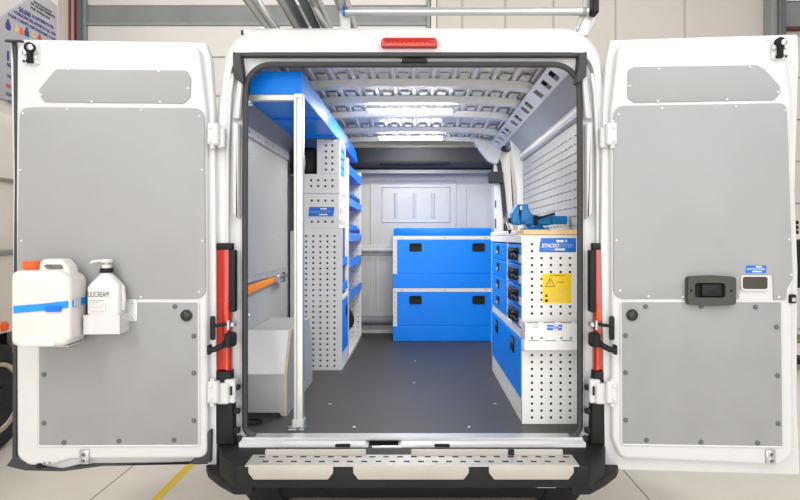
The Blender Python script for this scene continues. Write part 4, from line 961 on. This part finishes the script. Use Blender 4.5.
mb = MB(); mb.prism(fillet([(x0+0.004, zx(236)), (x1, zx(236)), (x1, zx(228)), (x0+0.012, zx(228)), (x0+0.004, zx(230))], 0.002, 1), (0, CYF, 0), XA, ZA, (0, 0.42, 0), 'blue', 0.003); mb.build('top_rim', ch)
for a, m_, b in ((239.5, 273.6, 288), (292, 326, 341)):
    mb = MB(); mb.box((xst+0.003, CYF-0.006, zx(m_)+0.001), (x1, CYF+0.018, zx(a)-0.002), 'blue', 0.003); fl = mb.build('flap', ch)
    for hx in (415.5, 478.5):
        mb = MB(); hx_ = X_(hx, CYF); hz = zx(a+7.8)
        ring_plate(mb, fillet(rect(hx_-0.057, hz-0.038, hx_+0.057, hz+0.038), 0.012, 4), fillet(rect(hx_-0.045, hz-0.026, hx_+0.045, hz+0.028), 0.008, 4), CYF-0.016, CYF-0.004, 'black_plastic')
        mb.prism(rect(hx_-0.048, hz-0.030, hx_+0.048, hz+0.030), (0, CYF-0.0075, 0), XA, ZA, (0, 0.002, 0), 'pit'); mb.box((hx_-0.044, CYF-0.013, hz-0.024), (hx_+0.044, CYF-0.008, hz+0.002), 'black_plastic', 0.003); mb.build('handle', fl)
    mb = MB(); mb.box((x0, CYF-0.008, zx(b)+0.001), (x1, CYF+0.018, zx(m_)-0.001), 'blue', 0.003); mb.build('kick_rail', ch)

# ------------------------------------------------------------------ right cabinet, worktop, vise
KY0, KY1 = 0.22, 1.485
kx = X_(522, KY0); kz = 1.496
kb = thing('workbench_cabinet', 'white perforated bench cabinet with blue drawers along the right wall', 'cabinet', (0.73, 0.85, FZ))
mb = MB(); W_ = 0.925-kx-0.03; H_ = kz-FZ
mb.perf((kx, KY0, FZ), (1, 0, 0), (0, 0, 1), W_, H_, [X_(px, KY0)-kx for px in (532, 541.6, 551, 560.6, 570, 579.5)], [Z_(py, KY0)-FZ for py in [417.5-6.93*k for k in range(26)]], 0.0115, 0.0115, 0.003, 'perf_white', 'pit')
mb.box((kx, KY0+0.003, FZ), (kx+0.012, KY0+0.02, kz), 'perf_white'); mb.box((kx+0.014, KY0+0.014, FZ+0.01), (0.88, KY0+0.018, kz-0.01), 'pit')  # black sheet behind the holes, painted shade of the cabinet's inside
ep = mb.build('end_panel', kb)
# blue sticker with lettering
mb = MB(); xl, xr, zl, zh = X_(539, KY0), X_(576, KY0), Z_(252.2, KY0), Z_(238, KY0); yy = KY0-0.0012
mb.prism([(xl, zl), (xr, zl), (xr, zh), (xl+0.008, zh), (xl+0.008, zh-0.018), (xl+0.004, zh-0.019)], (0, yy, 0), XA, ZA, (0, 0.0012, 0), 'sticker_blue')
text(mb, 'SYNCRO', (xl+0.014, yy, zl+0.024), XA, ZA, 0.020, 'white_print', width=0.088, bold=0.02, shear=0.25)
text(mb, 'SYSTEM', (xl+0.104, yy, zl+0.024), XA, ZA, 0.019, 'light_print', width=0.070, bold=0.01, shear=0.15)
for a, b, c, d in ((0.088, 0.050, 0.105, 0.062), (0.107, 0.050, 0.124, 0.062), (0.130, 0.055, 0.143, 0.059), (0.1345, 0.050, 0.1385, 0.064), (0.08, 0.009, 0.098, 0.019), (0.100, 0.009, 0.112, 0.019), (0.114, 0.009, 0.130, 0.019)):
    mb.box((xl+a, yy-0.0008, zl+b), (xl+c, yy+0.0002, zl+d), 'white_print')
text(mb, 'SYSTEM', (xl+0.028, yy, zl+0.010), XA, ZA, 0.009, 'light_print', width=0.05)
mb.build('sticker', ep)
# yellow warning label
mb = MB(); xl, xr, zl, zh = X_(542.3, KY0), X_(571.3, KY0), Z_(303, KY0), Z_(273.5, KY0)
mb.box((xl, yy, zl), (xr, KY0, zh), 'yellow')
wl = xr-xl; wh = zh-zl
tri = [(0.10*wl, 0.55*wh), (0.44*wl, 0.55*wh), (0.27*wl, 0.88*wh)]
mb.prism(tri, (xl, yy-0.0004, zl), XA, ZA, (0, 0.0005, 0), 'black_print'); c3 = (0.27*wl, 0.655*wh)
mb.prism([(c3[0]+(p[0]-c3[0])*0.80, c3[1]+(p[1]-c3[1])*0.80) for p in tri], (xl, yy-0.0008, zl), XA, ZA, (0, 0.0005, 0), 'yellow')
mb.box((xl+0.262*wl, yy-0.0014, zl+0.64*wh), (xl+0.278*wl, yy-0.0004, zl+0.78*wh), 'black_print'); mb.box((xl+0.262*wl, yy-0.0014, zl+0.59*wh), (xl+0.278*wl, yy-0.0004, zl+0.615*wh), 'black_print')
text(mb, 'ATTENZIONE', (xl+0.28*wl, yy-0.0004, zl+0.915*wh), XA, ZA, 0.006, 'black_print', width=0.48*wl, thick=0.0008)
text(mb, 'P MAX.', (xl+0.50*wl, yy-0.0004, zl+0.68*wh), XA, ZA, 0.007, 'black_print', width=0.25*wl, thick=0.0008)
for a, b, c in ((0.55, 0.52, 0.35), (0.52, 0.49, 0.38), (0.58, 0.455, 0.36), (0.20, 0.36, 0.7), (0.20, 0.28, 0.65), (0.20, 0.16, 0.6), (0.2, 0.09, 0.5)):
    mb.box((xl+a*wl, yy-0.0008, zl+b*wh), (xl+min(0.96, a+c)*wl, yy+0.0001, zl+(b+0.008)*wh), 'ply_edge')
t2 = [(0.08*wl, 0.21*wh), (0.20*wl, 0.21*wh), (0.14*wl, 0.32*wh)]; mb.prism(t2, (xl, yy-0.0005, zl), XA, ZA, (0, 0.0006, 0), 'black_print'); mb.lathe((xl+0.14*wl, yy, zl+0.08*wh), (0, -1, 0), [(0.008, 0), (0.008, 0.0008)], 'black_print', 16)
mb.build('warning_label', ep)
# frame and faces on the aisle side (plane x = kx, seen obliquely)
mb = MB()
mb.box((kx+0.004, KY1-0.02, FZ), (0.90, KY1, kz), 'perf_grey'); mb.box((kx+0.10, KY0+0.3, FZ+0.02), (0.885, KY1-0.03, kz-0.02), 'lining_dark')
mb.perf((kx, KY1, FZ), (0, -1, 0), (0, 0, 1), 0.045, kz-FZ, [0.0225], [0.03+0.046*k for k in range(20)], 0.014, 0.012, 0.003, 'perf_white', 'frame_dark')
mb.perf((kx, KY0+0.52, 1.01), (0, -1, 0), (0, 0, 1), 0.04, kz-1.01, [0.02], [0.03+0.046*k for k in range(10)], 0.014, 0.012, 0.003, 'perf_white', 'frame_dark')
mb.box((kx, KY0+0.003, 0.965), (kx+0.02, KY1, 1.012), 'perf_white', 0.002); mb.box((kx, KY0+0.003, FZ), (kx+0.012, KY1, 0.655), 'perf_white', 0.002)
mb.box((kx-0.004, KY0+0.003, 1.455), (kx+0.02, KY1, kz), 'perf_white', 0.002)
for zz_ in (0.6, 0.9, 1.2, 1.4): mb.lathe((kx, KY0+0.012, zz_), (-1, 0, 0), [(0.005, 0), (0.004, 0.003)], 'frame_grey', 10)
mb.build('frame', kb)
mb = MB(); mb.box((kx-0.004, KY0+0.03, 0.66), (kx+0.014, KY1-0.05, 0.96), 'blue', 0.003); fd = mb.build('flap_door', kb)
for px, py in ((497, 326), (512.8, 343.5)):
    d = (kx-0.004-CX)*F/(px-VX); Yh = CY+d; zh_ = Z_(py, Yh)
    mb = MB(); mb.box((kx-0.009, Yh-0.055, zh_-0.042), (kx-0.003, Yh+0.055, zh_+0.042), 'black_plastic', 0.004, 2); mb.box((kx-0.013, Yh-0.042, zh_-0.03), (kx-0.008, Yh+0.042, zh_+0.004), 'pit', 0.003); mb.box((kx-0.0105, Yh-0.042, zh_+0.006), (kx-0.008, Yh+0.042, zh_+0.03), 'frame_dark', 0.001); mb.build('handle', fd)
dz = (1.452-1.014)/4
for k in range(4):
    za, zb_ = 1.014+dz*k, 1.014+dz*(k+1)-0.004
    mb = MB(); mb.box((kx-0.003, KY0+0.525, za), (kx+0.35, KY1-0.048, zb_), 'blue', 0.003); dw = mb.build('drawer', kb)
    Yh = CY+(kx-CX)*F/(498.5-VX)
    mb = MB(); mb.box((kx-0.008, Yh-0.055, za+0.032), (kx-0.002, Yh+0.055, zb_-0.018), 'black_plastic', 0.004, 2); mb.box((kx-0.0095, Yh-0.04, za+0.052), (kx-0.007, Yh+0.04, zb_-0.028), 'pit', 0.001); mb.box((kx-0.012, Yh-0.04, za+0.036), (kx-0.0075, Yh+0.04, za+0.056), 'lining_grey', 0.001); mb.build('handle', dw)
# near column: cases with big black lever latches
for k in range(4):
    za, zb_ = 1.014+dz*k, 1.014+dz*(k+1)-0.004
    mb = MB(); mb.box((kx+0.003, KY0+0.022, za), (kx+0.30, KY0+0.475, zb_), 'bin_blue', 0.004); dw = mb.build('case_drawer', kb)
    ya = KY0+0.10
    mb = MB(); mb.box((kx+0.002, KY0+0.03, za+0.01), (kx+0.004, KY0+0.12, zb_-0.055), 'perf_white'); mb.build('white_label', dw)
    mb = MB()
    mb.box((kx-0.014, ya+0.02, zb_-0.042), (kx+0.004, ya+0.30, zb_-0.018), 'black_plastic', 0.006, 2)
    mb.box((kx-0.022, ya+0.06, za+0.022), (kx+0.004, ya+0.13, zb_-0.03), 'black_plastic', 0.008, 2)
    mb.box((kx-0.022, ya+0.17, za+0.018), (kx+0.004, ya+0.25, zb_-0.03), 'black_plastic', 0.008, 2)
    mb.tube([(kx-0.018, ya+0.02, zb_-0.03), (kx-0.026, ya+0.10, zb_-0.045), (kx-0.018, ya+0.02, za+0.05), (kx-0.010, ya-0.01, za+0.035)], 0.008, 'black_plastic', 8)
    mb.box((kx-0.024, ya+0.08, za+0.045), (kx-0.02, ya+0.11, za+0.06), 'alu', 0.001); mb.box((kx-0.016, ya+0.27, zb_-0.036), (kx-0.012, ya+0.29, zb_-0.024), 'alu', 0.001)
    mb.build('lever_latch', dw)
# worktop
wt = thing('worktop', 'thin wooden worktop with white steel edge on the right cabinet', 'worktop', (0.73, 0.85, kz))
mb = MB(); mb.box((kx+0.004, KY0-0.012, kz+0.001), (0.895, KY1-0.45, kz+0.026), 'wood', 0.002)
mb.box((kx+0.004, KY1-0.449, kz+0.001), (0.86, KY1+0.0, kz+0.018), 'perf_white', 0.002); mb.build('board', wt)
mb = MB(); mb.box((kx-0.006, KY0+0.20, kz+0.001), (kx+0.003, KY1+0.002, kz+0.022), 'perf_white', 0.002); mb.build('edge_strip', wt)
# paper-roll / document holder screwed to the end panel
bh = thing('holder_box', 'shallow white two-tier holder fixed to the perforated end of the cabinet', 'holder', (0.73, KY0-0.03, 1.0))
hx0, hx1 = X_(524.5, 0.15), 0.86; yf = KY0-0.062; zA, zM_, zB_ = Z_(322.5, 0.16), Z_(341, 0.16), Z_(351, 0.16)
mb = MB()
W_ = hx1-hx0; cols = [X_(px, 0.16)-hx0 for px in (532, 541.6, 561.5, 571)]
mb.perf((hx0, yf+0.004, zM_), (1, 0, 0), (0, 0, 1), W_, zA-zM_, cols, [Z_(338, 0.16)-zM_], 0.0105, 0.0105, 0.003, 'perf_white', 'pit')
mb.box((hx0, yf+0.004, zM_), (hx0+0.003, KY0-0.002, zA), 'perf_white'); mb.box((hx0, yf+0.004, zM_), (hx1, KY0-0.002, zM_+0.003), 'perf_white'); mb.box((hx0, KY0-0.005, zM_), (hx1, KY0-0.002, zA+0.012), 'perf_white')
mb.build('upper_tier', bh)
mb = MB(); mb.box((hx0-0.003, yf, zB_), (hx1, yf+0.003, zM_+0.004), 'perf_white', 0.001); mb.box((hx0-0.003, yf, zB_), (hx0, KY0-0.002, zM_), 'perf_white'); mb.box((hx0-0.003, yf, zB_), (hx1, KY0-0.002, zB_+0.003), 'perf_white'); mb.build('lower_tier', bh)
mb = MB()
for k in range(4):
    mb.box((hx0+0.015+0.082*k, yf+0.0035, zA-0.004), (hx0+0.07+0.082*k, yf+0.012, zA+0.001), 'frame_grey'); mb.box((hx0+0.022+0.082*k, yf-0.0006, zM_+0.0), (hx0+0.075+0.082*k, yf+0.002, zM_+0.0045), 'frame_grey')
mb.build('edge_slots', bh)
mb = MB(); xl, xr, zl, zh = X_(547, 0.16), X_(562.5, 0.16), Z_(330.3, 0.16), Z_(324.8, 0.16); y2 = yf+0.003
mb.prism([(xl, zl), (xr-0.003, zl), (xr, zh), (xl+0.002, zh)], (0, y2, 0), XA, ZA, (0, 0.001, 0), 'sticker_blue')
text(mb, 'SYNCROSYSTEM', (xl+0.004, y2-0.0002, zl+0.010), XA, ZA, 0.009, 'white_print', width=0.068)
mb.box((xl+0.034, y2-0.0008, zl+0.0205), (xl+0.055, y2, zl+0.025), 'white_print'); mb.box((xl+0.03, y2-0.0008, zl+0.002), (xl+0.055, y2, zl+0.007), 'white_print'); mb.build('sticker', bh)
mb = MB(); text(mb, 'LAB', (X_(532.5, 0.16), y2+0.0008, Z_(326, 0.16)), XA, ZA, 0.007, 'grey_print', width=0.028); mb.box((X_(532.5, 0.16), y2, Z_(327.8, 0.16)), (X_(538, 0.16), y2+0.002, Z_(327.3, 0.16)), 'grey_print'); mb.build('small_print', bh)
# bench vise
vz = kz+0.027; vy = 0.66
vi = thing('bench_vise', 'blue cast iron bench vise on the wooden worktop at right', 'vise', (0.70, vy, vz))
mb = MB(); mb.lathe((0.70, vy, vz), (0, 0, 1), [(0.065, 0), (0.065, 0.012), (0.05, 0.02), (0.045, 0.045)], 'vise_blue', 28); mb.box((0.625, vy-0.07, vz), (0.775, vy+0.07, vz+0.012), 'vise_blue', 0.006, 2); mb.build('swivel_base', vi)
mb = MB()
mb.box((0.635, vy-0.05, vz+0.03), (0.79, vy+0.05, vz+0.084), 'vise_blue', 0.012, 3)
mb.prism([(0.616, vz+0.05), (0.70, vz+0.05), (0.70, vz+0.082), (0.672, vz+0.098), (0.658, vz+0.120), (0.652, vz+0.150), (0.616, vz+0.150)], (0, vy-0.052, 0), XA, ZA, (0, 0.104, 0), 'vise_blue', 0.004, 2, back=True)
mb.build('fixed_jaw', vi)
mb = MB(); mb.box((0.60, vy-0.032, vz+0.035), (0.885, vy+0.032, vz+0.085), 'vise_blue', 0.008, 2)
jp = fillet([(0.562, vz+0.035), (0.620, vz+0.03), (0.618, vz+0.075), (0.612, vz+0.1), (0.612, vz+0.150), (0.590, vz+0.150), (0.578, vz+0.125), (0.562, vz+0.095)], [0.02, 0.01, 0.02, 0.02, 0.006, 0.015, 0.03, 0.03], 4)
mb.prism(jp, (0, vy-0.05, 0), XA, ZA, (0, 0.10, 0), 'vise_blue', 0.010, 3, back=True); mb.build('sliding_jaw', vi)
for xx in (0.606, 0.614):
    mb = MB(); mb.box((xx, vy-0.054, vz+0.116), (xx+0.007, vy+0.054, vz+0.142), 'steel', 0.002); mb.build('jaw_plate', vi)
mb = MB(); mb.cyl((0.53, vy, vz+0.058), (0.585, vy, vz+0.058), 0.014, 'black_plastic', 14); mb.cyl((0.522, vy, vz+0.058), (0.545, vy, vz+0.058), 0.021, 'frame_grey', 16)
mb.tube([(0.532, vy-0.05, vz+0.095), (0.532, vy-0.01, vz+0.06), (0.545, vy-0.09, vz-0.005)], 0.006, 'steel', 8)
mb.lathe((0.545, vy-0.093, vz-0.007), (0.2, -0.6, -0.6), [(0.004, -0.01), (0.011, -0.006), (0.011, 0.006), (0.004, 0.01)], 'black_plastic', 12); mb.build('spindle', vi)
mb = MB(); mb.cyl((0.695, vy-0.062, vz+0.03), (0.695, vy-0.062, vz+0.085), 0.012, 'black_plastic', 12); mb.tube([(0.695, vy-0.064, vz+0.065), (0.73, vy-0.068, vz+0.075), (0.77, vy-0.075, vz+0.088), (0.80, vy-0.08, vz+0.093)], 0.008, 'black_plastic', 10, radii=[0.009, 0.006, 0.006, 0.009]); mb.build('locking_lever', vi)
for dx in (-0.055, 0.055):
    mb = MB(); mb.lathe((0.70+dx, vy-0.055, vz+0.012), (0, 0, 1), [(0.009, 0), (0.009, 0.008), (0.004, 0.009)], 'steel', 6); mb.build('bolt', vi)

# ------------------------------------------------------------------ LED tubes on the van's ceiling
def led(Y, lab, x0, x1, zz_, power):
    t = thing('led_tube', lab, 'lamp', ((x0+x1)/2, Y, zz_), 'ceiling lamps in the van')
    m_ = MB(); m_.box((x0-0.02, Y-0.014, zz_+0.010), (x1+0.02, Y+0.014, zz_+0.024), 'perf_white', 0.004); m_.build('housing', t)
    m_ = MB(); m_.tube([(x0, Y, zz_), (x1, Y, zz_)], 0.013, 'led', 12); m_.build('diffuser', t)
    m_ = MB(); m_.box((x1, Y-0.014, zz_-0.012), (x1+0.03, Y+0.014, zz_+0.012), 'perf_white', 0.004); m_.build('end_cap', t)
    l = area('led_light', ((x0+x1)/2, Y, zz_-0.03), (x1-x0, 0.03), power, (0, 0, 0), (1, 0.965, 0.91)); return t
led(1.43, 'bright white light tube across the van ceiling nearer the open doors', -0.318, 0.262, 2.375, 25)
led(2.58, 'bright white light tube across the van ceiling nearer the partition', -0.315, 0.242, 2.375, 6)

# ------------------------------------------------------------------ roof rack
rr_ = thing('roof_rack', 'aluminium roof rack with long rails and a loading roller on the van roof', 'roof rack', (0, 0.6, 2.47))
RZ = 2.575
for px, wd, hgt in ((248, 0.055, 0.06), (281, 0.055, 0.05), (312, 0.045, 0.05), (338, 0.06, 0.06)):
    x = X_(px+4, 0.02)
    mb = MB(); mb.box((x-wd/2, -0.14, RZ), (x+wd/2, 2.6, RZ+hgt), 'alu', 0.004)
    for dx in (-0.3, 0.3): mb.box((x+dx*wd-0.004, -0.138, RZ-0.001), (x+dx*wd+0.004, 2.59, RZ+0.004), 'frame_grey')
    mb.build('rail', rr_)
for px in (292, 305):
    x = X_(px, 0.05); mb = MB(); mb.cyl((x, -0.10, RZ+0.02), (x, 2.5, RZ+0.02), 0.022, 'frame_dark', 14); mb.build('dark_tube', rr_)
for Y in (0.7, 1.5, 2.4):
    mb = MB(); mb.box((X_(240, 0.02), Y, RZ+0.045), (-0.30, Y+0.04, RZ+0.075), 'alu', 0.004); mb.build('cross_bar', rr_)
    for x in (-0.78, -0.34):
        mb = MB(); mb.box((x-0.02, Y, 2.45), (x+0.02, Y+0.035, RZ+0.05), 'alu', 0.004); mb.build('rack_foot', rr_)
for px in (267, 320):
    x = X_(px, 0.0); mb = MB(); mb.tube([(x-0.05, 0.02, 2.66), (x-0.045, 0.03, 2.60), (x, 0.06, 2.53), (x+0.05, 0.12, 2.47)], 0.012, 'alu', 8); mb.box((x+0.0, 0.052, 2.525), (x+0.010, 0.068, 2.537), 'deep_blue', 0.002); mb.build('stay', rr_)
ry = 0.05; rz = Z_(11.5, ry)
mb = MB(); mb.cyl((X_(344, ry), ry, rz), (X_(588, ry), ry, rz), 0.019, 'steel', 24); mb.cyl((X_(343, ry), ry, rz), (X_(345.5, ry), ry, rz), 0.021, 'deep_blue', 20); mb.cyl((X_(582, ry), ry, rz), (X_(586, ry), ry, rz), 0.0205, 'frame_grey', 20); mb.build('loading_roller', rr_)
mb = MB(); mb.prism(fillet([(X_(341, ry), 2.46), (X_(350, ry), 2.46), (X_(349, ry), 2.58), (X_(344, ry), 2.66), (X_(336, ry), 2.66)], 0.012, 3), (X_(0, ry)*0, ry+0.025, 0), XA, ZA, (0, 0.02, 0), 'perf_grey', 0.003); mb.build('roller_bracket', rr_)
mb = MB(); mb.prism([(X_(574, ry), 2.455), (X_(590, ry), 2.455), (X_(598, ry), 2.53), (X_(598, ry), 2.68), (X_(588, ry), 2.70), (X_(585, ry), 2.60)], (0, ry+0.025, 0), XA, ZA, (0, 0.02, 0), 'alu', 0.003)
mb.tube([(X_(578, ry), ry+0.01, 2.475), (X_(582, ry), ry+0.01, 2.53), (X_(590, ry), ry+0.01, 2.575)], 0.008, 'steel', 8); mb.build('roller_bracket', rr_)
mb = MB(); mb.box((X_(591, ry), ry-0.03, Z_(15, ry)), (X_(597.5, ry), ry+0.03, 2.70), 'black_plastic', 0.006); mb.build('end_plate', rr_)
mb = MB(); mb.cyl((X_(243, 0.0), 0.02, Z_(33, 0.02)), (X_(266, 0.0), 0.02, Z_(33, 0.02)), 0.014, 'paint', 16); mb.cyl((X_(240.5, 0.0), 0.02, Z_(33, 0.02)), (X_(243, 0.0), 0.02, Z_(33, 0.02)), 0.013, 'black_plastic', 16); mb.box((X_(260, 0), 0.01, 2.45), (X_(264, 0), 0.03, 2.475), 'alu'); mb.build('rail_end', rr_)
